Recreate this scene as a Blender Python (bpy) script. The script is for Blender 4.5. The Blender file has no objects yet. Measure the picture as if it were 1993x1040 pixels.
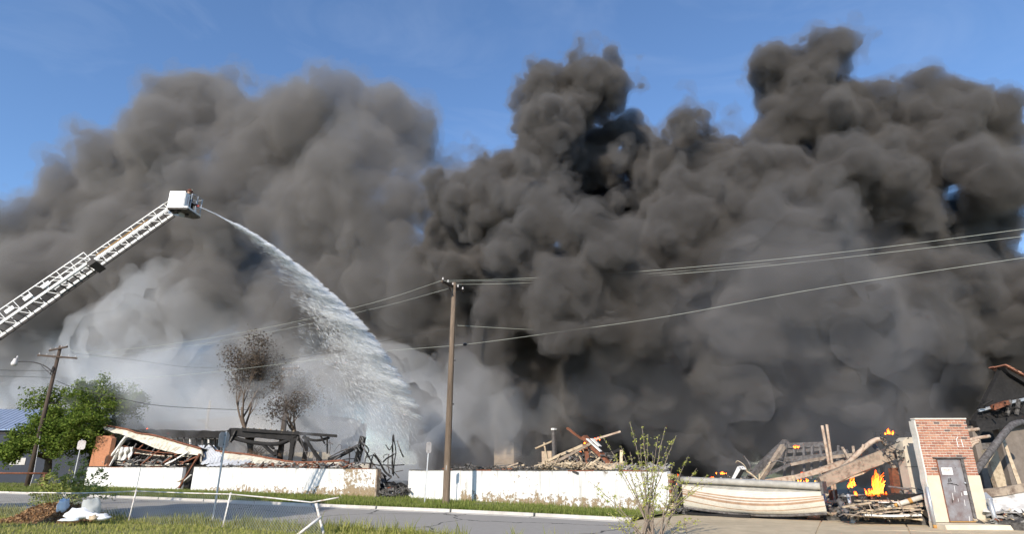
import bpy, bmesh, math, random
from mathutils import Vector, Matrix, Quaternion, noise as mnoise

# ------------------------------------------------------------------ camera, sky, sun
sc = bpy.context.scene
COL = sc.collection
FPX, PITCH, CAMH = 1156.0, math.radians(18.375), 2.1
cam_d = bpy.data.cameras.new('camera'); cam = bpy.data.objects.new('camera', cam_d); COL.objects.link(cam)
cam.location = (0, 0, CAMH); cam.rotation_euler = (math.pi / 2 + PITCH, 0, 0)
cam_d.sensor_width = 36.0; cam_d.lens = 36.0 * FPX / 1993.0
cam_d.clip_start = 0.1; cam_d.clip_end = 3000.0
sc.camera = cam

SUN_ELEV = math.radians(27)
LIGHT = Vector((0.42 * math.cos(SUN_ELEV), 0.907 * math.cos(SUN_ELEV), -math.sin(SUN_ELEV))).normalized()   # direction light travels
world = bpy.data.worlds.new('World'); sc.world = world; world.use_nodes = True
wn = world.node_tree; wn.nodes.clear()
wo = wn.nodes.new('ShaderNodeOutputWorld'); bg = wn.nodes.new('ShaderNodeBackground'); sky = wn.nodes.new('ShaderNodeTexSky')
sky.sky_type = 'NISHITA'; sky.sun_disc = False
sky.sun_elevation = SUN_ELEV
sky.sun_rotation = math.atan2(-LIGHT.x, -LIGHT.y)
sky.altitude = 300; sky.air_density = 1.0; sky.dust_density = 0.2; sky.ozone_density = 5.0
bg.inputs['Strength'].default_value = 0.15
tcw = wn.nodes.new('ShaderNodeTexCoord'); mpw = wn.nodes.new('ShaderNodeMapping'); mpw.inputs['Scale'].default_value = (1.6, 4.5, 7.0); mpw.inputs['Rotation'].default_value = (0.2, 0.3, 0.5)
nzw = wn.nodes.new('ShaderNodeTexNoise'); nzw.inputs['Scale'].default_value = 1.1; nzw.inputs['Detail'].default_value = 6; nzw.inputs['Roughness'].default_value = 0.6; nzw.inputs['Distortion'].default_value = 0.8
mrw = wn.nodes.new('ShaderNodeMapRange'); mrw.inputs['From Min'].default_value = 0.50; mrw.inputs['From Max'].default_value = 0.80; mrw.inputs['To Max'].default_value = 0.09
mxw = wn.nodes.new('ShaderNodeMix'); mxw.data_type = 'RGBA'; mxw.inputs[7].default_value = (5.2, 5.6, 6.2, 1)      # faint cirrus
wn.links.new(tcw.outputs['Generated'], mpw.inputs[0]); wn.links.new(mpw.outputs[0], nzw.inputs['Vector']); wn.links.new(nzw.outputs['Fac'], mrw.inputs['Value']); wn.links.new(mrw.outputs[0], mxw.inputs['Factor'])
wn.links.new(sky.outputs[0], mxw.inputs[6]); wn.links.new(mxw.outputs[2], bg.inputs[0]); wn.links.new(bg.outputs[0], wo.inputs[0])
sun_d = bpy.data.lights.new('sun', 'SUN'); sun_d.energy = 4.2; sun_d.angle = math.radians(0.5); sun_d.color = (1.0, 0.90, 0.77)
sun = bpy.data.objects.new('sun', sun_d); COL.objects.link(sun)
sun.rotation_euler = (-LIGHT).to_track_quat('Z', 'Y').to_euler(); sun.location = (-30, -30, 40)
sc.view_settings.view_transform = 'Standard'; sc.view_settings.look = 'None'
sc.view_settings.gamma = 1.0; sc.view_settings.use_curve_mapping = False; sc.view_settings.exposure = 0.55
cy = sc.cycles
cy.max_bounces = 8; cy.diffuse_bounces = 5; cy.glossy_bounces = 2; cy.transmission_bounces = 4; cy.transparent_max_bounces = 24
cy.volume_bounces = 2; cy.volume_step_rate = 2.5; cy.volume_max_steps = 256
cy.use_denoising = True; cy.use_adaptive_sampling = True; cy.adaptive_threshold = 0.02

# ------------------------------------------------------------------ pixel -> world helpers
def ray(px, py):
    u = (px - 996.5) / FPX; v = (520.0 - py) / FPX
    c, s = math.cos(PITCH), math.sin(PITCH)
    return Vector((u, c - v * s, s + v * c))
CAM = Vector((0, 0, CAMH))
def gnd(px, py, z=0.0):
    d = ray(px, py); return CAM + d * ((z - CAMH) / d.z)
def atY(px, py, Y):
    d = ray(px, py); return CAM + d * (Y / d.y)

# ------------------------------------------------------------------ frames of the two wall lines (the street bends at the gap)
class Frame:
    def __init__(self, a, b):
        self.o = a.copy(); self.e = (b - a).normalized(); self.n = Vector((-self.e.y, self.e.x, 0))   # n points away from the street
    def w(self, s, d, z=0.0): return self.o + self.e * s + self.n * d + Vector((0, 0, z))
    def px(self, px, py, d=0.0):
        r = ray(px, py); t = (self.n.dot(self.o) + d - self.n.dot(CAM)) / self.n.dot(r)
        return CAM + r * t
    def s(self, p): return (p - self.o).dot(self.e)
FL = Frame(gnd(165, 947), gnd(730, 969))
FR = Frame(gnd(793, 970), gnd(1860, 1033))

# ------------------------------------------------------------------ materials
def mat(name, col, rough=0.8, var=0.25, scale=6.0, col2=None, mix=0.5, metal=0.0, bump=0.15, stretch=(1, 1, 1), detail=6.0, spec=0.3):
    m = bpy.data.materials.new(name); m.use_nodes = True; nt = m.node_tree
    p = nt.nodes['Principled BSDF']
    tc = nt.nodes.new('ShaderNodeTexCoord'); mp = nt.nodes.new('ShaderNodeMapping'); mp.inputs['Scale'].default_value = stretch
    nt.links.new(tc.outputs['Object'], mp.inputs[0])
    n = nt.nodes.new('ShaderNodeTexNoise'); n.inputs['Scale'].default_value = scale; n.inputs['Detail'].default_value = detail; n.inputs['Roughness'].default_value = 0.65
    nt.links.new(mp.outputs[0], n.inputs['Vector'])
    cr = nt.nodes.new('ShaderNodeValToRGB'); c2 = col2 if col2 else tuple(c * (1 - var) for c in col)
    cr.color_ramp.elements[0].position = mix - 0.12 if col2 else 0.3; cr.color_ramp.elements[1].position = mix + 0.12 if col2 else 0.7
    cr.color_ramp.elements[0].color = (*c2, 1); cr.color_ramp.elements[1].color = (*col, 1)
    nt.links.new(n.outputs['Fac'], cr.inputs[0])
    # slight large-scale variation as well
    n2 = nt.nodes.new('ShaderNodeTexNoise'); n2.inputs['Scale'].default_value = scale * 0.13; n2.inputs['Detail'].default_value = 3
    nt.links.new(mp.outputs[0], n2.inputs['Vector'])
    mr = nt.nodes.new('ShaderNodeMapRange'); mr.inputs['From Min'].default_value = 0.3; mr.inputs['From Max'].default_value = 0.7
    mr.inputs['To Min'].default_value = 1 - var * 0.7; mr.inputs['To Max'].default_value = 1 + var * 0.3
    nt.links.new(n2.outputs['Fac'], mr.inputs['Value'])
    mx = nt.nodes.new('ShaderNodeVectorMath'); mx.operation = 'SCALE'
    nt.links.new(cr.outputs[0], mx.inputs[0]); nt.links.new(mr.outputs[0], mx.inputs['Scale'])
    nt.links.new(mx.outputs[0], p.inputs['Base Color'])
    p.inputs['Roughness'].default_value = rough; p.inputs['Metallic'].default_value = metal
    p.inputs['Specular IOR Level'].default_value = spec
    if bump:
        bp = nt.nodes.new('ShaderNodeBump'); bp.inputs['Strength'].default_value = bump; bp.inputs['Distance'].default_value = 0.03
        nt.links.new(n.outputs['Fac'], bp.inputs['Height']); nt.links.new(bp.outputs[0], p.inputs['Normal'])
    return m

M = {}
M['char'] = mat('charred_wood', (0.028, 0.026, 0.025), 0.85, 0.5, 9, bump=0.6)
M['char_grey'] = mat('ashy_char', (0.16, 0.15, 0.14), 0.95, 0.5, 5, col2=(0.03, 0.028, 0.026), mix=0.5, bump=0.5)
M['ash'] = mat('ash', (0.42, 0.40, 0.37), 0.95, 0.4, 3, col2=(0.09, 0.085, 0.08), mix=0.48, bump=0.6)
M['rust'] = mat('rusty_steel', (0.23, 0.085, 0.045), 0.8, 0.4, 7, col2=(0.09, 0.05, 0.035), mix=0.45, bump=0.2)
M['rust_light'] = mat('pale_rusty_steel', (0.48, 0.38, 0.29), 0.75, 0.35, 6, col2=(0.24, 0.13, 0.08), mix=0.43, bump=0.2)
M['steel_burnt'] = mat('burnt_steel', (0.16, 0.15, 0.145), 0.7, 0.4, 8, col2=(0.07, 0.06, 0.055), mix=0.5, bump=0.2)
M['galv'] = mat('galvanised_steel', (0.48, 0.50, 0.52), 0.45, 0.2, 14, metal=0.5, bump=0.05)
M['sheet_metal'] = mat('grey_roof_sheet', (0.55, 0.57, 0.60), 0.5, 0.25, 4, bump=0.1)
M['cream'] = mat('scorched_cream_board', (0.62, 0.58, 0.47), 0.85, 0.3, 2.2, col2=(0.16, 0.13, 0.09), mix=0.40, bump=0.2)
M['white_board'] = mat('white_board', (0.72, 0.70, 0.66), 0.8, 0.25, 3, col2=(0.35, 0.32, 0.28), mix=0.36, bump=0.2)
M['plank'] = mat('brown_plank', (0.26, 0.16, 0.10), 0.8, 0.4, 3, stretch=(1, 1, 6), bump=0.2)
M['grey_plank'] = mat('weathered_plank', (0.36, 0.29, 0.22), 0.85, 0.4, 4, col2=(0.14, 0.10, 0.075), mix=0.44, bump=0.3)
M['tan_plank'] = mat('tan_plank', (0.52, 0.42, 0.29), 0.85, 0.35, 4, col2=(0.24, 0.17, 0.11), mix=0.4, bump=0.3)
M['pole_wood'] = mat('weathered_pole_wood', (0.22, 0.165, 0.12), 0.9, 0.5, 5, stretch=(4, 4, 0.35), bump=0.5)
M['pole_dark'] = mat('creosoted_pole_wood', (0.10, 0.072, 0.055), 0.9, 0.4, 5, stretch=(4, 4, 0.35), bump=0.4)
M['black_iron'] = mat('dark_iron', (0.045, 0.04, 0.04), 0.6, 0.3, 10)
M['wire'] = mat('aluminium_cable', (0.46, 0.49, 0.43), 0.5, 0.2, 3, bump=0)
M['wire_dark'] = mat('black_cable', (0.05, 0.05, 0.055), 0.6, 0.2, 3, bump=0)
M['porcelain'] = mat('porcelain', (0.65, 0.62, 0.60), 0.25, 0.15, 5, bump=0)
M['concrete'] = mat('pale_concrete', (0.50, 0.46, 0.39), 0.9, 0.22, 3, bump=0.2)
M['kerb'] = mat('kerb_concrete', (0.56, 0.53, 0.48), 0.9, 0.25, 2.5, bump=0.2)
M['block'] = mat('cream_block', (0.60, 0.53, 0.42), 0.9, 0.2, 3, bump=0.2)
M['bare_bark'] = mat('bark', (0.16, 0.12, 0.09), 0.9, 0.4, 8, bump=0.4)
M['stem'] = mat('stem_bark', (0.30, 0.24, 0.19), 0.9, 0.3, 12, bump=0.2)
M['paint_white'] = mat('white_enamel', (0.80, 0.80, 0.78), 0.3, 0.06, 3, bump=0, spec=0.5)
M['fence_paint'] = mat('flaking_fence_paint', (0.66, 0.64, 0.60), 0.6, 0.25, 9, col2=(0.28, 0.15, 0.09), mix=0.38, bump=0.1)
M['rubber'] = mat('rubber', (0.025, 0.025, 0.027), 0.8, 0.3, 12)
M['red_paint'] = mat('red_enamel', (0.40, 0.025, 0.02), 0.3, 0.1, 3, bump=0, spec=0.5)
M['glass'] = mat('dark_glass', (0.03, 0.035, 0.04), 0.08, 0.1, 3, bump=0, spec=0.5)

def leaf_mat(name, col, col2, trans=0.35):
    m = bpy.data.materials.new(name); m.use_nodes = True; nt = m.node_tree; nt.nodes.clear()
    o = nt.nodes.new('ShaderNodeOutputMaterial'); d = nt.nodes.new('ShaderNodeBsdfDiffuse'); t = nt.nodes.new('ShaderNodeBsdfTranslucent'); a = nt.nodes.new('ShaderNodeMixShader')
    g = nt.nodes.new('ShaderNodeNewGeometry'); cr = nt.nodes.new('ShaderNodeValToRGB')
    cr.color_ramp.elements[0].color = (*col, 1); cr.color_ramp.elements[1].color = (*col2, 1)
    nt.links.new(g.outputs['Random Per Island'], cr.inputs[0])
    for s in (d, t): nt.links.new(cr.outputs[0], s.inputs['Color'])
    a.inputs[0].default_value = trans
    nt.links.new(d.outputs[0], a.inputs[1]); nt.links.new(t.outputs[0], a.inputs[2]); nt.links.new(a.outputs[0], o.inputs[0])
    return m

# ------------------------------------------------------------------ mesh builder
class MB:
    def __init__(self): self.v = []; self.f = []
    def quad(self, a, b, c, d):
        i = len(self.v); self.v += [a, b, c, d]; self.f.append((i, i + 1, i + 2, i + 3)); return self
    def tri(self, a, b, c):
        i = len(self.v); self.v += [a, b, c]; self.f.append((i, i + 1, i + 2)); return self
    def hexa(self, p):      # 8 corners: bottom ring 0-3, top ring 4-7
        i = len(self.v); self.v += [Vector(q) for q in p]
        for f in ((3, 2, 1, 0), (4, 5, 6, 7), (0, 1, 5, 4), (1, 2, 6, 5), (2, 3, 7, 6), (3, 0, 4, 7)): self.f.append(tuple(i + k for k in f))
        return self
    def box(self, c, x, y, z):   # centre and three half-axis vectors
        c, x, y, z = Vector(c), Vector(x), Vector(y), Vector(z)
        return self.hexa([c - x - y - z, c + x - y - z, c + x + y - z, c - x + y - z, c - x - y + z, c + x - y + z, c + x + y + z, c - x + y + z])
    def bar(self, p, q, w, h, up=(0, 0, 1), taper=1.0):
        p, q = Vector(p), Vector(q); d = (q - p)
        if d.length < 1e-6: return self
        d.normalize(); up = Vector(up)
        if abs(d.dot(up)) > 0.97: up = Vector((0, 1, 0))
        x = d.cross(up).normalized(); y = x.cross(d).normalized()
        a, b = x * w / 2, y * h / 2
        return self.hexa([p - a - b, p + a - b, p + a + b, p - a + b, q - (a + b) * taper, q + (a - b) * taper, q + (a + b) * taper, q + (b - a) * taper])
    def tube(self, pts, r, n=6, cap=True):
        pts = [Vector(p) for p in pts]; rs = r if isinstance(r, (list, tuple)) else [r] * len(pts)
        base = len(self.v); up = None
        for k, p in enumerate(pts):
            d = (pts[min(k + 1, len(pts) - 1)] - pts[max(k - 1, 0)]).normalized()
            if up is None:
                up = Vector((0, 0, 1)) if abs(d.z) < 0.9 else Vector((1, 0, 0))
            x = d.cross(up)
            if x.length < 1e-4: x = d.cross(Vector((1, 0.3, 0)))
            x.normalize(); y = x.cross(d).normalized(); up = y
            for j in range(n):
                a = 2 * math.pi * j / n; self.v.append(p + (x * math.cos(a) + y * math.sin(a)) * rs[k])
        for k in range(len(pts) - 1):
            for j in range(n):
                a, b = base + k * n + j, base + k * n + (j + 1) % n; self.f.append((a, b, b + n, a + n))
        if cap:
            self.f.append(tuple(base + j for j in reversed(range(n)))); self.f.append(tuple(base + (len(pts) - 1) * n + j for j in range(n)))
        return self
    def grid(self, fn, nu, nv, thick=None):   # fn(u, v) -> point ; optional thickness vector
        base = len(self.v)
        for i in range(nu + 1):
            for j in range(nv + 1): self.v.append(Vector(fn(i / nu, j / nv)))
        def idx(i, j): return base + i * (nv + 1) + j
        for i in range(nu):
            for j in range(nv): self.f.append((idx(i, j), idx(i + 1, j), idx(i + 1, j + 1), idx(i, j + 1)))
        if thick is not None:
            off = len(self.v) - base; t = Vector(thick)
            for k in range(base, base + off): self.v.append(self.v[k] + t)
            for i in range(nu):
                for j in range(nv): self.f.append(tuple(off + q for q in (idx(i, j + 1), idx(i + 1, j + 1), idx(i + 1, j), idx(i, j))))
            ring = [idx(i, 0) for i in range(nu + 1)] + [idx(nu, j) for j in range(1, nv + 1)] + [idx(i, nv) for i in range(nu - 1, -1, -1)] + [idx(0, j) for j in range(nv - 1, 0, -1)]
            for a, b in zip(ring, ring[1:] + ring[:1]): self.f.append((a, a + off, b + off, b))
        return self
    def lathe(self, prof, c, axis=(0, 0, 1), n=12):   # prof: (radius, height along the axis)
        c, ax = Vector(c), Vector(axis).normalized(); x = ax.orthogonal().normalized(); y = ax.cross(x)
        base = len(self.v)
        for r, h in prof:
            for j in range(n):
                a = 2 * math.pi * j / n; self.v.append(c + ax * h + (x * math.cos(a) + y * math.sin(a)) * max(r, 1e-4))
        for k in range(len(prof) - 1):
            for j in range(n):
                a, b = base + k * n + j, base + k * n + (j + 1) % n; self.f.append((a, b, b + n, a + n))
        self.f.append(tuple(base + j for j in reversed(range(n)))); self.f.append(tuple(base + (len(prof) - 1) * n + j for j in range(n)))
        return self
    def prism(self, poly, t):    # poly: points in order, t: thickness vector
        t = Vector(t); base = len(self.v); n = len(poly)
        self.v += [Vector(p) for p in poly] + [Vector(p) + t for p in poly]
        self.f.append(tuple(range(base, base + n))); self.f.append(tuple(reversed(range(base + n, base + 2 * n))))
        for k in range(n):
            j = (k + 1) % n; self.f.append((base + k, base + n + k, base + n + j, base + j))
        return self
    def rough(self, amt, seed=0, scale=1.0):
        for k, p in enumerate(self.v):
            q = Vector(p); self.v[k] = q + mnoise.noise_vector(q * scale + Vector((seed * 7.1, 0, 0))) * amt
        return self
    def build(self, name, m, parent=None, smooth=False):
        org = root_loc(parent)
        me = bpy.data.meshes.new(name); me.from_pydata([tuple(Vector(p) - org) for p in self.v], [], self.f); me.update()
        if smooth: me.polygons.foreach_set('use_smooth', [True] * len(me.polygons))
        if m is not None: me.materials.append(M[m] if isinstance(m, str) else m)
        ob = bpy.data.objects.new(name, me); COL.objects.link(ob)
        if parent is not None: ob.parent = parent
        return ob
    def build_at(self, name, m, smooth=False):   # top-level single mesh whose origin is its own base
        c = sum((Vector(p) for p in self.v), Vector()) / len(self.v); c.z = min(p[2] for p in self.v)
        self.v = [Vector(p) - c for p in self.v]
        ob = self.build(name, m, None, smooth); ob.location = c; return ob

def root_loc(p):
    o = Vector()
    while p is not None: o = o + p.location; p = p.parent
    return o
def thing(name, loc, label, cat, group=None):
    o = bpy.data.objects.new(name, None); COL.objects.link(o); o.location = loc; o.empty_display_size = 0.3
    return tag(o, label, cat, group)
def tag(o, label, cat, group=None):
    o['label'] = label; o['category'] = cat
    if group: o['group'] = group
    return o
def struct(o, label=None):
    o['kind'] = 'structure'
    if label: o['label'] = label
    return o
def rnd(a, b): return random.uniform(a, b)
def lerp(a, b, t): return a + (b - a) * t
random.seed(7)

# ------------------------------------------------------------------ ground, road, kerbs, paving
def grass_ground_mat():
    m = mat('dry_grass_ground', (0.15, 0.165, 0.05), 0.95, 0.3, 1.4, col2=(0.21, 0.19, 0.09), mix=0.5, bump=0.6)
    return m
M['turf'] = grass_ground_mat()
M['site_floor'] = mat('burnt_site_floor', (0.19, 0.17, 0.15), 0.95, 0.5, 0.7, col2=(0.05, 0.045, 0.04), mix=0.5, bump=0.5)

def asphalt_mat():
    m = mat('worn_grey_asphalt', (0.34, 0.32, 0.29), 0.9, 0.10, 30, bump=0.15); nt = m.node_tree; p = nt.nodes['Principled BSDF']
    src = p.inputs['Base Color'].links[0].from_socket
    tc = nt.nodes.new('ShaderNodeTexCoord')
    v = nt.nodes.new('ShaderNodeTexVoronoi'); v.feature = 'DISTANCE_TO_EDGE'; v.inputs['Scale'].default_value = 0.16
    wn_ = nt.nodes.new('ShaderNodeTexNoise'); wn_.inputs['Scale'].default_value = 0.8; wn_.inputs['Detail'].default_value = 4
    ad = nt.nodes.new('ShaderNodeVectorMath'); ad.operation = 'ADD'; sc_ = nt.nodes.new('ShaderNodeVectorMath'); sc_.operation = 'SCALE'; sc_.inputs['Scale'].default_value = 1.1
    nt.links.new(tc.outputs['Object'], wn_.inputs['Vector']); nt.links.new(wn_.outputs['Color'], sc_.inputs[0])
    nt.links.new(tc.outputs['Object'], ad.inputs[0]); nt.links.new(sc_.outputs[0], ad.inputs[1]); nt.links.new(ad.outputs[0], v.inputs['Vector'])
    ls = nt.nodes.new('ShaderNodeMath'); ls.operation = 'LESS_THAN'; ls.inputs[1].default_value = 0.006; nt.links.new(v.outputs['Distance'], ls.inputs[0])
    mx = nt.nodes.new('ShaderNodeMix'); mx.data_type = 'RGBA'; nt.links.new(ls.outputs[0], mx.inputs['Factor']); nt.links.new(src, mx.inputs[6]); mx.inputs[7].default_value = (0.06, 0.058, 0.055, 1)
    nt.links.new(mx.outputs[2], p.inputs['Base Color'])
    return m
M['asphalt'] = asphalt_mat()

g_ = MB()
g_.grid(lambda u, v: (lerp(-1500, 1500, u), lerp(-300, 2500, v), -0.02), 12, 12)
struct(g_.build('ground', 'turf'))

KF = [(-420, 950), (-150, 956.5), (0, 961), (300, 973), (650, 988.5), (900, 999.5), (1150, 1012), (1230, 1016.5)]    # road edge of the far kerb
NEAR = [(-420, 984), (-150, 991), (0, 996), (200, 1010), (420, 1019), (640, 1030), (760, 1038), (1000, 1056), (1250, 1078)]
kf = [gnd(*p) for p in KF]; nr = [gnd(*p) for p in NEAR]
d_ = (kf[-1] - kf[-2]).normalized(); kf_road = kf + [kf[-1] + d_ * 40]
dn_ = (nr[-1] - nr[-2]).normalized(); nr_road = nr + [nr[-1] + dn_ * 40]
dl = (kf_road[0] - kf_road[1]).normalized(); kf_road = [kf_road[0] + dl * 120] + kf_road; nr_road = [nr_road[0] + dl * 120] + nr_road
def resample(pl, n):
    L = [0]
    for a, b in zip(pl, pl[1:]): L.append(L[-1] + (b - a).length)
    out = []
    for k in range(n + 1):
        t = L[-1] * k / n
        for i in range(len(pl) - 1):
            if t <= L[i + 1] + 1e-9:
                out.append(pl[i].lerp(pl[i + 1], (t - L[i]) / max(L[i + 1] - L[i], 1e-9))); break
    return out
a_, b_ = resample(kf_road, 60), resample(nr_road, 60)
rd = MB()
for k in range(60): rd.quad(b_[k] - Vector((0, 0, .012)), b_[k + 1] - Vector((0, 0, .012)), a_[k + 1] - Vector((0, 0, .012)), a_[k] - Vector((0, 0, .012)))
struct(rd.build('road', 'asphalt'))
# far kerb: gutter pan and raised kerb, cast in bays
def offset_line(pl, d):
    out = []
    for k, p in enumerate(pl):
        t = (pl[min(k + 1, len(pl) - 1)] - pl[max(k - 1, 0)]).normalized(); out.append(p + Vector((-t.y, t.x, 0)) * d)
    return out
kl = resample([kf_road[0]] + kf, 46)
kerb = struct(MB().quad(*[p - Vector((0, 0, .006)) for p in (kl[0], kl[1], offset_line(kl, -.3)[1], offset_line(kl, -.3)[0])]).build('kerb', 'kerb'))
k1 = offset_line(kl, 0.02); k2 = offset_line(kl, 0.17); k0 = offset_line(kl, -0.32)
for k in range(46):
    a, b = k + 0.012, k + 0.988
    def P(l, t):
        i = min(int(t), len(l) - 2); return l[i].lerp(l[i + 1], t - i)
    mb = MB(); h = Vector((0, 0, 0.13)); dn = Vector((0, 0, -0.1))
    mb.hexa([P(k1, a) + dn, P(k1, b) + dn, P(k2, b) + dn, P(k2, a) + dn, P(k1, a) + h + (P(k2, a) - P(k1, a)) * .2, P(k1, b) + h + (P(k2, b) - P(k1, b)) * .2, P(k2, b) + h, P(k2, a) + h])
    e = Vector((0, 0, 0.004)); mb.hexa([P(k0, a) + dn, P(k0, b) + dn, P(k1, b) + dn, P(k1, a) + dn, P(k0, a) - e, P(k0, b) - e, P(k1, b) + e, P(k1, a) + e])
    mb.build('kerb_stone', 'kerb', kerb)
# raised verge between kerb and wall
vg = MB(); inner = offset_line(kl, 0.17)
for k in range(46):
    o0 = inner[k] + (inner[k] - kl[k]).normalized() * 30; o1 = inner[k + 1] + (inner[k + 1] - kl[k + 1]).normalized() * 30
    z0 = Vector((0, 0, 0.105)); z1 = Vector((0, 0, -0.005))
    m0, m1 = inner[k].lerp(o0, .22), inner[k + 1].lerp(o1, .22)
    vg.quad(inner[k] + z0, inner[k + 1] + z0, m1 + Vector((0, 0, .02)), m0 + Vector((0, 0, .02))); vg.quad(m0 + Vector((0, 0, .02)), m1 + Vector((0, 0, .02)), o1 + z1, o0 + z1)
struct(vg.build('verge', 'turf'))
# burnt floor behind the walls
sf = MB()
sf.quad(FL.w(-2, .15, .012), FL.w(FL.s(gnd(730, 969)), .15, .012), FL.w(FL.s(gnd(730, 969)) + 10, 40, .012), FL.w(-2, 40, .012))
sf.quad(FR.w(-4, .1, .016), FR.w(38, .1, .016), FR.w(38, 34, .016), FR.w(-4, 34, .016))
struct(sf.build('site_floor', 'site_floor'))
# concrete apron in front of the collapsed bays, laid in slabs
ap = [gnd(1236, 1014), gnd(1330, 1004), gnd(1600, 1014), gnd(1760, 1014), gnd(2080, 1030), gnd(2080, 1075), gnd(1230, 1075)]
apron = struct(MB().prism([p + Vector((0, 0, .0)) for p in ap], (0, 0, -0.3)).build('apron', 'concrete'))
M['apron'] = mat('stained_concrete', (0.58, 0.475, 0.32), 0.9, 0.28, 1.6, bump=0.25)
apron.data.materials.clear(); apron.data.materials.append(M['apron'])
ps = [gnd(1240, 1017), gnd(1330, 1007), gnd(1600, 1016), gnd(1760, 1016), gnd(2060, 1033)]
ps2 = [gnd(1236, 1062), gnd(1340, 1062), gnd(1580, 1062), gnd(1780, 1064), gnd(2060, 1066)]
for k in range(4):
    for j in range(2):
        q = [ps[k].lerp(ps2[k], j / 2), ps[k + 1].lerp(ps2[k + 1], j / 2), ps[k + 1].lerp(ps2[k + 1], (j + 1) / 2), ps[k].lerp(ps2[k], (j + 1) / 2)]
        c = sum(q, Vector()) / 4; q = [c + (p - c) * 0.985 + Vector((0, 0, 0.03 + rnd(-.006, .006))) for p in q]
        MB().prism(list(reversed(q)), (0, 0, -0.1)).build('paving_slab', 'apron', apron)

# ------------------------------------------------------------------ grass as blades
M['blade_far'] = leaf_mat('green_blades', (0.10, 0.15, 0.03), (0.24, 0.26, 0.08), 0.3)
M['blade_near'] = leaf_mat('spring_blades', (0.20, 0.24, 0.045), (0.42, 0.39, 0.15), 0.3)
def blades(pts, hmin, hmax, wid, mb, clump=0.0):
    for p in pts:
        h = rnd(hmin, hmax) * (1 + clump * mnoise.noise(p * 0.7)) * (0.6 + 0.8 * random.random() ** 3); a = rnd(0, 6.283); w = wid * rnd(.6, 1.4)
        sx = Vector((math.cos(a), math.sin(a), 0)) * w; ln = Vector((rnd(-.5, .5), rnd(-.5, .5), 0)) * h
        mid = p + Vector((0, 0, h * .6)) + ln * .4
        i = len(mb.v); mb.v += [p - sx, p + sx, mid + sx * .6, mid - sx * .6, p + Vector((0, 0, h)) + ln]
        mb.f += [(i, i + 1, i + 2, i + 3), (i + 3, i + 2, i + 4)]
def wall_front(p):   # signed distance behind the wall lines
    l = (p - FL.o).dot(FL.n); r = (p - FR.o).dot(FR.n)
    return l if p.x < (FR.o.x - 1.3) else r
random.seed(11)
fg = MB(); pts = []
while len(pts) < 60000:
    t = random.random() ** 0.25 * 45.99; i = min(int(t), 45); p = kl[i].lerp(kl[i + 1], t - i)
    nn = (inner[i] - kl[i]).normalized(); d = rnd(0.18, 16)
    if random.random() < 0.3: d = rnd(.18, 1.0)
    q = p + nn * d
    wf = wall_front(q)
    if wf > -0.12 and q.x > -43: continue
    if mnoise.noise(q * 0.35) < -0.45: continue
    pts.append(Vector((q.x, q.y, max(0.0, 0.105 - d * .013))))
blades(pts, 0.10, 0.26, 0.016, fg, 0.5)
o = fg.build('verge_grass', 'blade_far'); o['kind'] = 'stuff'; o['label'] = 'green grass along the foot of the white wall'; o['category'] = 'grass'
ng_ = MB(); pts = []
nl = resample(nr, 80); no = offset_line(nl, -1)
while len(pts) < 70000:
    t = rnd(0, 79.0); i = int(t); p = nl[i].lerp(nl[i + 1], t - i); nn = (no[i] - nl[i]).normalized()
    d = rnd(0, 1.0) ** 1.6 * 9 - 0.1
    q = p + nn * d
    if q.y < 15 or q.x > 4: continue
    if mnoise.noise(q * 0.5) < -0.35 and random.random() < .8: continue
    pts.append(Vector((q.x, q.y, -0.02)))
edge = [p for k, p in enumerate(pts) if k % 2 == 0]; rest = [p for k, p in enumerate(pts) if k % 2]
blades(edge, 0.05, 0.16, 0.012, ng_, 0.6); blades(rest, 0.05, 0.13, 0.011, ng_, 0.5)
tall = []
while len(tall) < 9000:
    t = rnd(0, 79.0); i = int(t); p = nl[i].lerp(nl[i + 1], t - i); nn = (no[i] - nl[i]).normalized()
    q = p + nn * rnd(-.15, 0.7)
    if mnoise.noise(q * 0.6 + Vector((5, 2, 0))) < -0.05 or q.x > 2: continue
    tall.append(Vector((q.x, q.y, -0.02)))
blades(tall, 0.16, 0.42, 0.012, ng_, 0.5)
o = ng_.build('roadside_grass', 'blade_near'); o['kind'] = 'stuff'; o['label'] = 'yellow-green spring grass along the near edge of the road'; o['category'] = 'grass'

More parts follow.
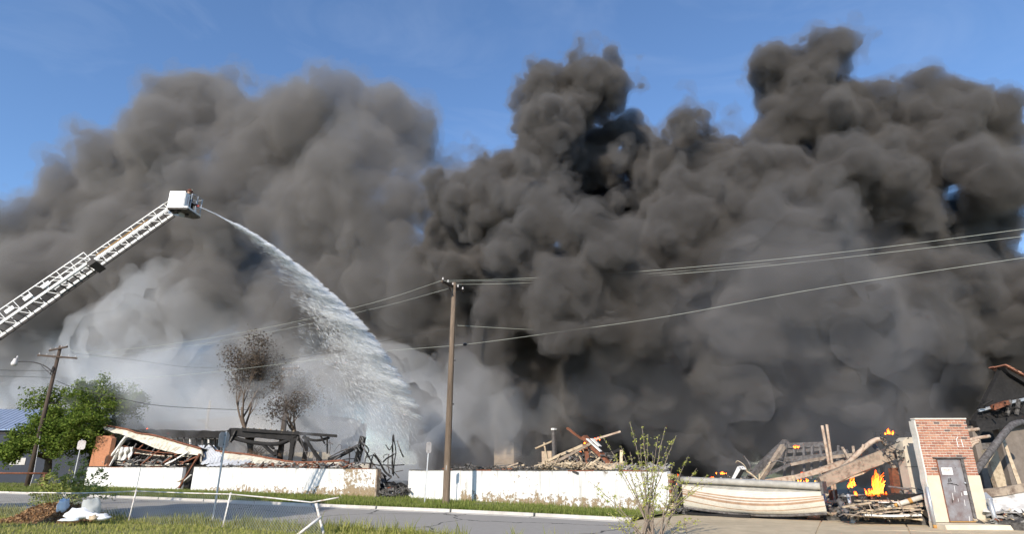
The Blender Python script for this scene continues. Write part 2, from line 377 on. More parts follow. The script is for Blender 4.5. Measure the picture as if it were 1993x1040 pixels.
# ------------------------------------------------------------------ the long white wall, in three standing lengths
def white_wall_mat():
    m = bpy.data.materials.new('peeling_white_paint'); m.use_nodes = True; nt = m.node_tree; p = nt.nodes['Principled BSDF']
    L = nt.links.new; N = nt.nodes.new
    tc = N('ShaderNodeTexCoord'); uv = N('ShaderNodeUVMap'); uv.uv_map = 'wall'
    n1 = N('ShaderNodeTexNoise'); n1.inputs['Scale'].default_value = 3.2; n1.inputs['Detail'].default_value = 8; n1.inputs['Roughness'].default_value = 0.75; L(uv.outputs[0], n1.inputs['Vector'])
    n0 = N('ShaderNodeTexNoise'); n0.inputs['Scale'].default_value = 0.33; n0.inputs['Detail'].default_value = 3; L(uv.outputs[0], n0.inputs['Vector'])
    sp = N('ShaderNodeSeparateXYZ'); L(uv.outputs[0], sp.inputs[0])
    lowz = N('ShaderNodeMapRange'); lowz.inputs['From Min'].default_value = 0.0; lowz.inputs['From Max'].default_value = 0.75; lowz.inputs['To Min'].default_value = 0.17; lowz.inputs['To Max'].default_value = 0.0; L(sp.outputs[1], lowz.inputs['Value'])
    at = N('ShaderNodeAttribute'); at.attribute_name = 'peel'
    a1 = N('ShaderNodeMath'); a1.operation = 'ADD'; L(n1.outputs['Fac'], a1.inputs[0]); L(lowz.outputs[0], a1.inputs[1])
    a2 = N('ShaderNodeMath'); a2.operation = 'MULTIPLY_ADD'; a2.inputs[1].default_value = 0.35; L(n0.outputs['Fac'], a2.inputs[0]); L(a1.outputs[0], a2.inputs[2])
    a3 = N('ShaderNodeMath'); a3.operation = 'ADD'; L(a2.outputs[0], a3.inputs[0]); L(at.outputs['Fac'], a3.inputs[1])
    th = N('ShaderNodeMapRange'); th.inputs['From Min'].default_value = 0.83; th.inputs['From Max'].default_value = 0.86; L(a3.outputs[0], th.inputs['Value'])
    br = N('ShaderNodeTexBrick'); br.inputs['Scale'].default_value = 1.0; br.inputs['Brick Width'].default_value = 0.22; br.inputs['Row Height'].default_value = 0.075; br.inputs['Mortar Size'].default_value = 0.007
    br.inputs['Color1'].default_value = (0.27, 0.195, 0.11, 1); br.inputs['Color2'].default_value = (0.21, 0.15, 0.085, 1); br.inputs['Mortar'].default_value = (0.33, 0.28, 0.20, 1); L(uv.outputs[0], br.inputs['Vector'])
    n2 = N('ShaderNodeTexNoise'); n2.inputs['Scale'].default_value = 1.3; n2.inputs['Detail'].default_value = 6
    mp = N('ShaderNodeMapping'); mp.inputs['Scale'].default_value = (3.0, .35, 1); L(uv.outputs[0], mp.inputs[0]); L(mp.outputs[0], n2.inputs['Vector'])
    cr = N('ShaderNodeValToRGB'); cr.color_ramp.elements[0].position = .28; cr.color_ramp.elements[1].position = .5; cr.color_ramp.elements[0].color = (0.44, 0.43, 0.40, 1); cr.color_ramp.elements[1].color = (0.68, 0.68, 0.66, 1); L(n2.outputs['Fac'], cr.inputs[0])
    mx = N('ShaderNodeMix'); mx.data_type = 'RGBA'; L(th.outputs[0], mx.inputs['Factor']); L(cr.outputs[0], mx.inputs[6]); L(br.outputs['Color'], mx.inputs[7])
    so = N('ShaderNodeMath'); so.operation = 'MULTIPLY_ADD'; so.inputs[1].default_value = 0.34; L(sp.outputs[1], so.inputs[0]); L(n2.outputs['Fac'], so.inputs[2])      # soot runs down from the scorched top
    sm_ = N('ShaderNodeMapRange'); sm_.inputs['From Min'].default_value = 1.06; sm_.inputs['From Max'].default_value = 1.30; sm_.inputs['To Max'].default_value = 0.75; L(so.outputs[0], sm_.inputs['Value'])
    mx2 = N('ShaderNodeMix'); mx2.data_type = 'RGBA'; L(sm_.outputs[0], mx2.inputs['Factor']); L(mx.outputs[2], mx2.inputs[6]); mx2.inputs[7].default_value = (.16, .14, .12, 1); L(mx2.outputs[2], p.inputs['Base Color'])
    p.inputs['Roughness'].default_value = 0.75
    hb = N('ShaderNodeMath'); hb.operation = 'MULTIPLY_ADD'; hb.inputs[1].default_value = -0.5; L(br.outputs['Fac'], hb.inputs[0]); 
    ht = N('ShaderNodeMath'); ht.operation = 'MULTIPLY'; ht.inputs[1].default_value = -1.0; L(th.outputs[0], ht.inputs[0]); L(ht.outputs[0], hb.inputs[2])
    bp = N('ShaderNodeBump'); bp.inputs['Strength'].default_value = 0.7; bp.inputs['Distance'].default_value = 0.012; L(hb.outputs[0], bp.inputs['Height']); L(bp.outputs[0], p.inputs['Normal'])
    return m
M['white_wall'] = white_wall_mat()

def wall_length(fr, s0, s1, top, label, peel, seed, thick=0.3, cut0=0.0, cut1=0.0, base=-0.1):
    """a standing length of wall with an uneven broken top; peel(s01, z01) adds bare patches"""
    t = thing('white_wall', fr.w((s0 + s1) / 2, thick / 2, 0), label, 'wall', 'standing lengths of the white wall')
    nu, nv = max(8, int((s1 - s0) / 0.35)), 8
    mb = MB()
    def f(u, v):
        tz = top(u) + 0.035 * mnoise.noise(Vector((u * (s1 - s0) * 1.3, seed, 0)))
        z = lerp(base, tz, v); s = lerp(s0 + cut0 * v, s1 - cut1 * v, u)
        return fr.w(s, 0.02 * mnoise.noise(Vector((s * .25, z * .6, seed))), z)
    mb.grid(f, nu, nv, fr.n * thick)
    ob = mb.build('masonry', 'white_wall', t)
    me = ob.data; uvl = me.uv_layers.new(name='wall'); pa = me.attributes.new('peel', 'FLOAT', 'POINT')
    org = root_loc(t)
    for i, v in enumerate(me.vertices):
        p = v.co + org; pa.data[i].value = peel((fr.s(p) - s0) / (s1 - s0), p.z / 1.75)
    for lp in me.loops:
        p = me.vertices[lp.vertex_index].co + org; d = (p - fr.o).dot(fr.n); uvl.data[lp.index].uv = (fr.s(p) + d * 1.0, p.z)
    # scorched cap course on top, in short lengths
    s = s0 + cut0 + 0.02
    while s < s1 - cut1 - .3:
        l = min(rnd(.9, 2.2), s1 - cut1 - s); u0, u1 = (s - s0) / (s1 - s0), (s + l - s0) / (s1 - s0)
        if random.random() < .86:
            z0, z1 = top(u0) + rnd(.01, .05), top(u1) + rnd(.01, .05)
            b = MB(); b.hexa([fr.w(s, -.015, z0 - .04), fr.w(s + l - .02, -.015, z1 - .04), fr.w(s + l - .02, thick + .02, z1 - .04), fr.w(s, thick + .02, z0 - .04), fr.w(s, -.015, z0 + .015), fr.w(s + l - .02, -.015, z1 + .015), fr.w(s + l - .02, thick + .02, z1 + .015), fr.w(s, thick + .02, z0 + .015)])
            b.build('cap_course', random.choice(['char_grey', 'rust', 'char_grey']), t)
        s += l
    return t
def zL(px, py): return FL.px(px, py).z
def zR(px, py): return FR.px(px, py).z
sA0, sA1 = FL.s(FL.px(163, 945)), FL.s(FL.px(350, 950))
sB0, sB1 = FL.s(FL.px(371, 952)), FL.s(FL.px(729, 967))
sC0, sC1 = FR.s(FR.px(793, 968)), FR.s(FR.px(1304, 995))
z_at = lambda fr, pts: (lambda u: lerp(pts[0], pts[1], u))
wall_a = wall_length(FL, sA0, sA1, z_at(FL, (zL(170, 910), zL(350, 911))), 'short white wall length under the orange brick pier', lambda u, z: -0.10, 1, cut0=-0.0)
wall_b = wall_length(FL, sB0, sB1, z_at(FL, (zL(372, 910), zL(729, 914))), 'white wall length with large peeled tan patch by the open gap', lambda u, z: (0.16 if u > .86 else (0.05 if u > .5 else .0)) + (.02 if z < .3 else 0) - (.1 if u < .08 else 0), 2)
wall_c = wall_length(FR, sC0, sC1, z_at(FR, (zR(795, 917), zR(1300, 918))), 'longest white wall length behind the wooden pole, speckled with bare patches', lambda u, z: (-.16 if u < .26 else (0.055 if u < .8 else .03)) + (.03 if z < .35 else 0), 3)
# exposed brown end of the middle wall
e = MB().box(FL.w(sB1 + .07, .15, zL(729, 914) / 2 - .02), FL.e * .06, FL.n * .17, Vector((0, 0, zL(729, 914) / 2 + .02))); e.rough(.03, 3, 4).build('exposed_end', 'grey_plank', wall_b)
for k in range(12):   # broken brick ends on the right end of the longest wall
    z = .08 + k * .14; l = rnd(.05, .22)
    MB().box(FR.w(sC1 + l / 2 + .012, .14, z), FR.e * l / 2, FR.n * .1, Vector((0, 0, .055))).build('brick', 'tan_plank' if k % 3 else 'rust', wall_c)

# orange brick pier on the far end
def brick_mat(name, c1, c2, mortar, bw=.22, rh=.075):
    m = bpy.data.materials.new(name); m.use_nodes = True; nt = m.node_tree; p = nt.nodes['Principled BSDF']
    uv = nt.nodes.new('ShaderNodeUVMap'); uv.uv_map = 'wall'
    br = nt.nodes.new('ShaderNodeTexBrick'); br.inputs['Scale'].default_value = 1; br.inputs['Brick Width'].default_value = bw; br.inputs['Row Height'].default_value = rh; br.inputs['Mortar Size'].default_value = .008
    br.inputs['Color1'].default_value = (*c1, 1); br.inputs['Color2'].default_value = (*c2, 1); br.inputs['Mortar'].default_value = (*mortar, 1)
    nt.links.new(uv.outputs[0], br.inputs['Vector']); nt.links.new(br.outputs['Color'], p.inputs['Base Color']); p.inputs['Roughness'].default_value = .9
    bp = nt.nodes.new('ShaderNodeBump'); bp.inputs['Distance'].default_value = .01; bp.inputs['Strength'].default_value = .6; bp.invert = True
    nt.links.new(br.outputs['Fac'], bp.inputs['Height']); nt.links.new(bp.outputs[0], p.inputs['Normal'])
    return m
def planar_uv(ob, fr):
    me = ob.data; uvl = me.uv_layers.new(name='wall'); org = root_loc(ob)
    for lp in me.loops:
        p = me.vertices[lp.vertex_index].co + org; d = (p - fr.o).dot(fr.n); uvl.data[lp.index].uv = (fr.s(p) + d, p.z)
M['orange_brick'] = brick_mat('orange_brick', (.46, .19, .09), (.36, .14, .07), (.42, .24, .15))
pz0 = zL(180, 910) + .075; q0, q1 = FL.s(FL.px(173, 908)), FL.s(FL.px(207, 908)); pz1 = zL(190, 850)
pier = thing('brick_pier', FL.w((q0 + q1) / 2, .2, pz0), 'orange brick pier standing on the end of the white wall', 'brick pier')
mb = MB(); mb.grid(lambda u, v: FL.w(lerp(q0, q1, u) + (0.25 * v * (1 - u)), 0.0, lerp(pz0, pz1 + .12 * mnoise.noise(Vector((u * 6, 3, 1))) - .25 * (u > .85), v)), 12, 10, FL.n * .42)
ob = mb.build('brickwork', 'orange_brick', pier); planar_uv(ob, FL)
for k in range(5): MB().box(FL.w(lerp(q0, q1, rnd(.1, .9)), rnd(.1, .3), pz1 + rnd(.0, .09)), FL.e * .11, FL.n * .06, Vector((0, 0, .04))).build('loose_brick', 'rust', pier)

# ------------------------------------------------------------------ volume helper used by flames, spray and smoke
def volume_mat(name, color, density, aniso=0.0, emit=0.0, ecol=(1, .4, .1)):
    m = bpy.data.materials.new(name); m.use_nodes = True; nt = m.node_tree; nt.nodes.clear()
    o = nt.nodes.new('ShaderNodeOutputMaterial'); p = nt.nodes.new('ShaderNodeVolumePrincipled')
    p.inputs['Color'].default_value = (*color, 1); p.inputs['Density'].default_value = density
    p.inputs['Anisotropy'].default_value = aniso; p.inputs['Density Attribute'].default_value = ''
    p.inputs['Emission Strength'].default_value = emit; p.inputs['Emission Color'].default_value = (*ecol, 1)
    nt.links.new(p.outputs[0], o.inputs['Volume'])
    return m
M['flame_core'] = volume_mat('flame_core', (.9, .6, .3), 0.2, 0, 1.9, (1.0, .30, .035))
M['flame_mid'] = volume_mat('flame_mid', (.9, .5, .2), 0.2, 0, 1.0, (1.0, .17, .013))
M['flame_edge'] = volume_mat('flame_edge', (.9, .4, .1), 0.2, 0, 0.6, (1.0, .11, .01))

def flame(base, w, h, label, seed, tongues=5):
    """a fire: several ragged licking tongues, a hot core inside redder outer flame"""
    t = thing('fire', base, label, 'fire', 'fires burning in the rubble'); rs = random.Random(seed)
    for k in range(tongues * 2):
        c = Vector(base) + Vector((rs.uniform(-.5, .5) * w, rs.uniform(-.25, .25) * w, rs.uniform(-.05, .1) * h)); hh = h * rs.uniform(.25, 1.0) * (1 - abs(c.x - base[0]) / w * .9); r = min(w, h * 1.1) * rs.uniform(.07, .16) * (.6 + .4 * hh / h)
        ph = rs.uniform(0, 6); lean = rs.uniform(-.1, .45)
        def path(f, sc): return c + Vector((math.sin(ph + f * 6.5) * r * 1.3 * f + lean * hh * f * f, math.cos(ph + f * 5.3) * r * .8 * f, hh * sc * f))
        prof = [.3, .8, 1.0, .85, .95, .6, .7, .4, .45, .2, .03]
        for nm, m, rr, sc in (('outer_flame', 'flame_edge', 1.25, 1.0), ('middle_flame', 'flame_mid', .85, .86), ('flame_core', 'flame_core', .5, .6)):
            mb = MB().tube([path(i / 10, sc) for i in range(11)], [max(.006, p * r * rr * rs.uniform(.7, 1.2)) for p in prof], 7)
            mb.rough(r * 1.2, seed + k, .8 / max(r, .03) * .35); mb.build(nm, m, t, True)
    return t

def boards(parent, specs, default='grey_plank'):
    """specs: (p, q, width, height[, material[, name]])"""
    for k, sp in enumerate(specs):
        p, q, w, h = sp[:4]; m = sp[4] if len(sp) > 4 else default; nm = sp[5] if len(sp) > 5 else 'board'
        p, q = Vector(p), Vector(q); mb = MB(); n = max(1, int((q - p).length / .8)); n = min(n, 6)
        for i in range(n):   # a slightly bent, uneven board
            a, b = p.lerp(q, i / n), p.lerp(q, (i + 1) / n)
            sag = lambda f: Vector((0, 0, -.035 * (q - p).length * math.sin(math.pi * f) * (0.5 if k % 3 else -.4)))
            mb.bar(a + sag(i / n), b + sag((i + 1) / n), w * (1 - .08 * (i % 2)), h)
        mb.rough(min(w, h) * .22, k, 3); mb.build(nm, m, parent)
def bent(parent, name, pts, r, m, n=6, close=True):
    pts = [Vector(p) for p in pts]; out = []
    for i in range(len(pts) - 1):
        p0, p1, p2, p3 = pts[max(i - 1, 0)], pts[i], pts[i + 1], pts[min(i + 2, len(pts) - 1)]
        for j in range(4):
            t = j / 4; out.append(0.5 * ((2 * p1) + (p2 - p0) * t + (2 * p0 - 5 * p1 + 4 * p2 - p3) * t * t + (3 * p1 - p0 - 3 * p2 + p3) * t ** 3))
    out.append(pts[-1]); return MB().tube(out, r, n).build(name, m, parent, True)
def rubble_bits(parent, fn, n, size, m, name='rubble'):
    """small broken bits, one stuff part"""
    mb = MB()
    for k in range(n):
        c = fn(); a = Vector((rnd(-1, 1), rnd(-1, 1), rnd(-.6, .6))).normalized(); b = a.orthogonal().normalized(); c2 = a.cross(b)
        s = size * rnd(.25, 1.2); mb.box(c, a * s * rnd(.8, 4.0) * (1.6 if k % 9 == 0 else 1), b * s * rnd(.2, .6), c2 * s * rnd(.08, .35))
    o = mb.build(name, m, parent); o['kind'] = 'stuff'; return o
XL, XR = FL.px, FR.px

# ---- collapsed roof at the far end, over the first white wall
c = FL.w(FL.s(XL(280, 905)), 1.5, 0)
t = thing('collapsed_roof', c, 'collapsed roof edge slumping from the orange brick pier onto the white wall', 'roof')
def fascia(u, v):
    top = [(199, 829), (250, 838), (300, 849), (345, 862), (390, 875)]; bot = [(203, 837), (250, 851), (300, 872), (345, 884), (392, 887)]
    i = min(int(u * 4), 3); f = u * 4 - i
    a = Vector(top[i]).lerp(Vector(top[i + 1]), f); b = Vector(bot[i]).lerp(Vector(bot[i + 1]), f); p = a.lerp(b, v)
    return XL(p.x, p.y, 1.2 - v * .6)
mb = MB().grid(fascia, 40, 6, FL.n * .12); mb.rough(.07, 2, 1.2); mb.build('fascia', 'cream', t)
mb = MB().grid(lambda u, v: Vector(fascia(u, 0)) + FL.n * (v * 4.0) + Vector((0, 0, .12 - v * .9)), 24, 5, Vector((0, 0, -.10))); mb.rough(.09, 5, 1.3); mb.build('roof_deck', 'char', t)
bent(t, 'roof_edge', [XL(199, 828, 1.1), XL(245, 836, 1.1), XL(268, 844, 1.1), XL(300, 848, 1.1), XL(345, 861, 1.1), XL(391, 874, 1.1)], .09, 'rust')
mb = MB().grid(lambda u, v: XL(lerp(205, 385, u), lerp(852 + 22 * u, 905, v), 2.4 + 2.2 * (1 - v)), 18, 6, FL.n * .1); mb.rough(.25, 8, .8); mb.build('burnt_ceiling', 'char', t)
raf = []
for k in range(13):
    x = 225 + k * 12.5; raf.append((XL(x + 16, 860 + k * 2.2, .9), XL(x - 26 + (k % 3) * 7, 906, .5), .09, .11, ['rust', 'char', 'steel_burnt'][k % 3], 'rafter'))
for k in range(5):
    y = 868 + k * 8; raf.append((XL(238 - k * 3, y, .75), XL(368, y + 16 - k * 3, .75), .07, .07, ['rust', 'cream', 'rust'][k % 3], 'purlin'))
raf += [(XL(246, 851, .5), XL(206, 905, .3), .28, .18, 'white_board', 'post'), (XL(232, 875, .45), XL(214, 908, .3), .2, .1, 'white_board', 'post'),
        (XL(366, 880, .5), XL(322, 905, .3), .12, .12, 'white_board', 'brace')]
boards(t, raf)
mb = MB().grid(lambda u, v: XL(lerp(231, 262, u) - 8 * v, lerp(871, 897, v), .55 + .18 * math.sin(u * 19) + .1 * math.sin(v * 9 + u * 5)), 22, 10); mb.rough(.1, 4, 2); mb.build('crumpled_sheet', 'white_board', t, True)
rubble_bits(t, lambda: XL(rnd(205, 345), rnd(896, 909), rnd(.3, 2.0)), 170, .13, 'ash')
rubble_bits(t, lambda: XL(rnd(215, 372), rnd(885, 909), rnd(.3, 2.0)), 120, .15, 'char', 'char_bits')
# planks fallen through the gap between the first two walls
t = thing('fallen_planks', FL.w((sA1 + sB0) / 2, .4, 0), 'rust-brown planks fallen through the narrow gap between white walls', 'planks')
boards(t, [(XL(389, 884, .5), XL(349, 951, -.35), .5, .10, 'rust'), (XL(372, 925, .2), XL(347, 939, -.2), .25, .06, 'tan_plank'), (XL(358, 909, .25), XL(352, 948, .2), .3, .1, 'plank'),
           (XL(372, 925, -.1), XL(342, 953, -.4), .12, .06, 'white_board'), (XL(377, 905, .7), XL(362, 950, .5), .2, .1, 'char')])
mb = MB().grid(lambda u, v: FL.w(lerp(sA1 + .05, sB0 - .05, u), .55, v * 1.7), 4, 4, FL.n * .1); mb.rough(.06, 3, 2); mb.build('burnt_panel', 'char', t)

# ---- long charred strip roof behind it
c = FL.w(FL.s(XL(320, 850, 7)), 7, 0)
t = thing('charred_roof', c, 'low charred roof with small flames behind the collapsed fascia', 'roof')
mb = MB().grid(lambda u, v: XL(lerp(240, 440, u), lerp(836, 847, u * .0) + 4 * u, 7 + 5 * v), 22, 4, Vector((0, 0, -.75))); mb.rough(.16, 6, .7); mb.build('roof_slab', 'char', t)
for k in range(15):
    x = 262 + k * 12; MB().bar(XL(x, 852, 7.4), XL(x + 1, 900, 7.4), .12, .16).build('post', ['white_board', 'char', 'steel_burnt'][k % 3], t)
mb = MB().grid(lambda u, v: XL(lerp(250, 430, u), lerp(856, 902, v), 9.5), 16, 3, FL.n * .08); mb.rough(.08, 7, 1); mb.build('back_panel', 'ash', t)
flame(XL(283, 846, 7.2), 1.0, .8, 'small orange flames on the charred strip roof near the brick pier', 5, 4)
flame(XL(332, 846, 7.2), .7, .5, 'low orange flames on the charred strip roof by the cream fascia', 6, 4)
flame(XL(303, 846, 7.2), .4, .35, 'tiny flame between the two larger roof fires', 7, 3)

# ---- sheet metal and slumped roof edge along the middle wall
def sheet(parent, quad, m, name='roof_sheet', ribs=6, depth=.05, thick=.02):
    a, b, c_, d = quad
    nu = ribs * 4
    def f(u, v):
        p = a.lerp(b, u).lerp(d.lerp(c_, u), v); return p + Vector((0, 0, depth * (1 if (int(u * nu) % 4) < 2 else 0)))
    mb = MB().grid(f, nu, 4, Vector((0, 0, -thick))); mb.rough(.04, ribs, 1.0); return mb.build(name, m, parent)
t = thing('sheet_roofing', FL.w(FL.s(XL(430, 900)), 1.2, 0), 'pale grey folded roof sheets lying over the middle white wall', 'roof sheets')
sheet(t, (XL(386, 868, 2.4), XL(416, 868, 2.6), XL(432, 889, 1.4), XL(404, 897, 1.0)), 'sheet_metal')
sheet(t, (XL(399, 889, 1.5), XL(432, 885, 1.8), XL(428, 901, .8), XL(390, 905, .5)), 'sheet_metal', ribs=5)
sheet(t, (XL(436, 888, 1.7), XL(500, 893, 1.9), XL(478, 906, .5), XL(400, 909, .4)), 'sheet_metal', ribs=9)
bent(t, 'ridge', [XL(398, 872, 1.9), XL(405, 865, 1.9), XL(412, 868, 1.9), XL(427, 886, 1.9)], .07, 'char')
t = thing('slumped_roof_edge', FL.w(FL.s(XL(560, 905)), 1.4, 0), 'long sagging roof edge with rusty rim resting behind the middle white wall', 'roof')
EDGE = [(420, 879), (440, 882), (480, 886), (520, 893), (560, 900), (590, 902), (630, 901), (668, 899), (678, 911)]
def slump(u, v):
    i = min(int(u * 8), 7); f = u * 8 - i; p = Vector(EDGE[i]).lerp(Vector(EDGE[i + 1]), f)
    return XL(p.x - v * 4, p.y + v * (911 - p.y), 1.9 - 1.3 * v)
mb = MB().grid(slump, 48, 5, FL.n * .1); mb.rough(.06, 9, 1.4); mb.build('soffit', 'cream', t)
bent(t, 'rim', [Vector(slump(k / 8, 0)) + Vector((0, 0, .04)) for k in range(9)], .085, 'rust')
mb = MB().grid(lambda u, v: Vector(slump(u, 0)) + FL.n * (v * 3.5) - Vector((0, 0, v * .9)), 24, 4, Vector((0, 0, -.08))); mb.rough(.1, 3, 1); mb.build('roof_deck', 'char', t)
raf = []
for k in range(17):
    x = 470 + k * 13; raf.append((XL(x + 10, 902, .7), XL(x + rnd(-14, 14), 912, .2), .08, .08, ['rust', 'char', 'tan_plank', 'char_grey'][k % 4], 'rafter'))
boards(t, raf)
rubble_bits(t, lambda: XL(rnd(425, 700), rnd(905, 912), rnd(.05, .9)), 260, .10, 'ash'); rubble_bits(t, lambda: XL(rnd(480, 690), rnd(904, 911), rnd(.05, .9)), 120, .10, 'rust', 'rust_bits')

# ---- charred canopy standing behind the middle wall
c = FL.w(FL.s(XL(560, 870, 6)), 6, 0)
t = thing('charred_canopy', c, 'black charred canopy frame with sagging beams behind the middle white wall', 'canopy')
def deck(u, v): return XL(lerp(448, 582, u), lerp(834, 842, u), 5.5 + 3.5 * v)
mb = MB().grid(deck, 22, 5, Vector((0, 0, -.75))); mb.rough(.13, 12, .9); mb.build('deck', 'char', t)
MB().hexa([XL(470, 840, 5.3), XL(656, 852, 5.3), XL(656, 852, 5.7), XL(470, 840, 5.7), XL(470, 833, 5.3) , XL(656, 847, 5.3), XL(656, 847, 5.7), XL(470, 833, 5.7)]).rough(.05, 2, 2).build('main_beam', 'char', t)
bent(t, 'sagging_beam', [XL(452, 852, 5.6), XL(480, 860, 5.6), XL(515, 865, 5.6), XL(545, 864, 5.6), XL(570, 853, 5.6), XL(582, 846, 5.6)], .2, 'char')
bent(t, 'sagging_beam', [XL(590, 852, 5.8), XL(605, 857, 5.8), XL(620, 858, 5.8), XL(640, 853, 5.8)], .12, 'char')
boards(t, [(XL(573, 846, 5.6), XL(565, 898, 5.6), .36, .3, 'char', 'post'), (XL(592, 850, 5.6), XL(624, 898, 5.0), .22, .2, 'char', 'brace'), (XL(637, 854, 5.6), XL(637, 884, 5.6), .12, .12, 'char', 'post'),
           (XL(560, 850, 5.5), XL(572, 872, 5.5), .16, .16, 'char', 'brace'), (XL(512, 866, 5.6), XL(536, 887, 5.2), .25, .2, 'char', 'rafter'), (XL(520, 864, 5.6), XL(533, 874, 5.4), .2, .14, 'char', 'rafter'),
           (XL(612, 878, 5.4), XL(613, 900, 5.4), .26, .22, 'steel_burnt', 'post'), (XL(538, 876, 5.2), XL(537, 887, 5.2), .3, .3, 'char', 'block'), (XL(622, 846, 5.6), XL(632, 864, 5.2), .1, .1, 'char', 'brace'),
           (XL(448, 838, 5.6), XL(450, 858, 5.6), .5, .4, 'char', 'post'), (XL(460, 838, 5.4), XL(448, 862, 5.2), .3, .1, 'char_grey', 'fascia')])
for k in range(10): MB().bar(XL(472 + k * 11, 832.5 + k * .8, 5.4), XL(472 + k * 11, 838 + k * .8, 5.35), .12, .1).build('purlin_end', 'tan_plank' if k % 2 else 'char', t)
for p in ([(582, 845), (590, 870), (598, 890), (600, 897)], [(580, 850), (574, 872), (572, 892)], [(641, 858), (643, 872), (641, 884)], [(632, 868), (640, 862), (648, 866)], [(590, 880), (602, 881), (600, 892), (596, 898)]):
    bent(t, 'hanging_cable', [XL(*q, 5.3) for q in p], .03, 'steel_burnt', 5)
# low wall and clutter behind canopy
t = thing('block_wall', FL.w(FL.s(XL(600, 900, 14)), 14, 0), 'low pale block wall seen through the charred canopy', 'wall')
mb = MB().grid(lambda u, v: FL.w(lerp(FL.s(XL(470, 890, 14)), FL.s(XL(720, 890, 14)), u), 14, lerp(0, 3.3 - 1.2 * (u > .7), v)), 20, 6, FL.n * .25); mb.rough(.05, 4, 1); mb.build('masonry', 'block', t)
for k in range(3): MB().box(FL.w(FL.s(XL(556 + 22 * k, 885, 13.9)), 13.9, 1.6), FL.e * .5, FL.n * .06, Vector((0, 0, .45))).build('opening_panel', 'ash', t)

# ---- twisted steel behind the gap
t = thing('twisted_steel', FL.w(FL.s(XL(700, 905, 3)), 3, 0), 'tangle of twisted burnt steel frames rising beside the gap', 'steel frame')
D = 3.0
for p, r in [([(640, 905), (660, 890), (680, 878), (700, 866)], .13), ([(640, 893), (665, 880), (690, 872), (706, 868)], .08), ([(680, 908), (681, 885), (680, 872)], .08), ([(650, 902), (672, 895), (690, 893)], .06),
             ([(700, 866), (712, 880), (722, 900), (735, 915), (752, 930)], .1), ([(706, 862), (713, 868), (716, 877), (714, 890), (708, 905)], .08), ([(728, 884), (722, 905), (720, 920)], .08),
             ([(728, 888), (740, 900), (750, 918), (760, 930)], .12), ([(728, 882), (735, 892), (745, 902)], .04), ([(715, 890), (725, 889)], .06), ([(752, 868), (758, 876), (763, 870)], .07),
             ([(765, 850), (764, 866), (763, 880), (765, 905), (766, 925)], .11), ([(767, 847), (770, 862), (772, 880), (769, 900), (765, 925)], .07), ([(773, 858), (779, 876), (783, 890)], .08), ([(744, 901), (752, 893), (762, 890), (768, 885)], .09),
             ([(745, 905), (768, 906), (785, 904)], .07), ([(758, 885), (757, 905), (760, 922)], .06), ([(733, 920), (746, 928), (754, 950)], .13), ([(746, 905), (760, 915), (778, 930)], .06),
             ([(660, 900), (675, 880), (684, 870), (690, 882), (700, 905)], .05), ([(650, 880), (661, 866), (666, 868), (664, 878)], .03), ([(745, 893), (748, 888), (753, 886)], .04), ([(690, 905), (712, 902), (740, 908)], .07), ([(772, 918), (785, 918)], .05)]:
    bent(t, 'bar', [XL(a + rnd(-2, 2), b + rnd(-1.5, 1.5), D + rnd(-1.2, 1.2)) for a, b in p], r * .62, random.choice(['steel_burnt', 'steel_burnt', 'char']))
boards(t, [(XL(706, 851, 3), XL(693, 908, 3), .42, .34, 'char', 'post'), (XL(700, 867, 2.6), XL(640, 897, 3.4), .22, .22, 'char', 'beam'), (XL(722, 905, 3.4), XL(722, 925, 3.2), .3, .3, 'steel_burnt', 'post')])
t = thing('rubble_heap', FL.w(FL.s(XL(760, 960, 1.5)), 1.5, 0), 'charred smouldering rubble lying in the wide gap between the walls', 'rubble')
def heap(u, v):
    p = XL(lerp(728, 800, u), 962, .2 + 6 * v); return Vector((p.x, p.y, .05 + .75 * math.sin(math.pi * v) * (.4 + .6 * math.sin(math.pi * (u * .8 + .1))) + .25 * mnoise.noise(Vector((u * 7, v * 6, 2)))))
MB().grid(heap, 22, 14, Vector((0, 0, -.6))).build('mound', 'char', t)
boards(t, [(XL(735, 945, 1), XL(775, 950, 1.2), .25, .2, 'char', 'beam'), (XL(755, 962, .6), XL(792, 958, .8), .22, .05, 'white_board'), (XL(748, 940, 1.2), XL(762, 930, 1.5), .1, .1, 'char_grey'), (XL(730, 958, .4), XL(770, 966, .1), .3, .08, 'char_grey'), (XL(742, 925, 2), XL(753, 955, .9), .18, .18, 'steel_burnt', 'beam')])
rubble_bits(t, lambda: XL(rnd(732, 795), rnd(952, 966), rnd(.1, 3)), 240, .12, 'char_grey')
flame(XL(763, 953, .9), .9, .18, 'glowing embers in the rubble of the wide gap', 9, 4)

# ---- behind the longest wall: chimney block, column, torn wall piece
def blockwork(name, label, cat, x0, x1, ytop, d, depth, m, seed):
    p0, p1 = XR(x0, ytop, d), XR(x1, ytop, d); s0, s1 = FR.s(p0), FR.s(p1); h = (p0.z + p1.z) / 2
    t = thing(name, FR.w((s0 + s1) / 2, d, 0), label, cat)
    n = max(3, int(h / .4)); rows = int(h / .42)
    for k in range(rows):   # big block courses, one by one
        off = (k % 2) * .5; nb = max(2, int((s1 - s0) / .8)); 
        for j in range(-1, nb + 1):
            a, b = max(s0, s0 + (j + off) * (s1 - s0) / nb), min(s1, s0 + (j + 1 + off) * (s1 - s0) / nb)
            if b - a < .08: continue
            MB().box(FR.w((a + b) / 2, d + depth / 2, (k + .5) * .42), FR.e * ((b - a) / 2 - .006), FR.n * (depth / 2), Vector((0, 0, .204))).rough(.012, seed + k, 2).build('block', m, t)
    return t, s0, s1, h
M['tan_block'] = mat('scorched_tan_block', (.55, .43, .31), .9, .3, .8, col2=(.30, .22, .16), mix=.42, bump=.2)
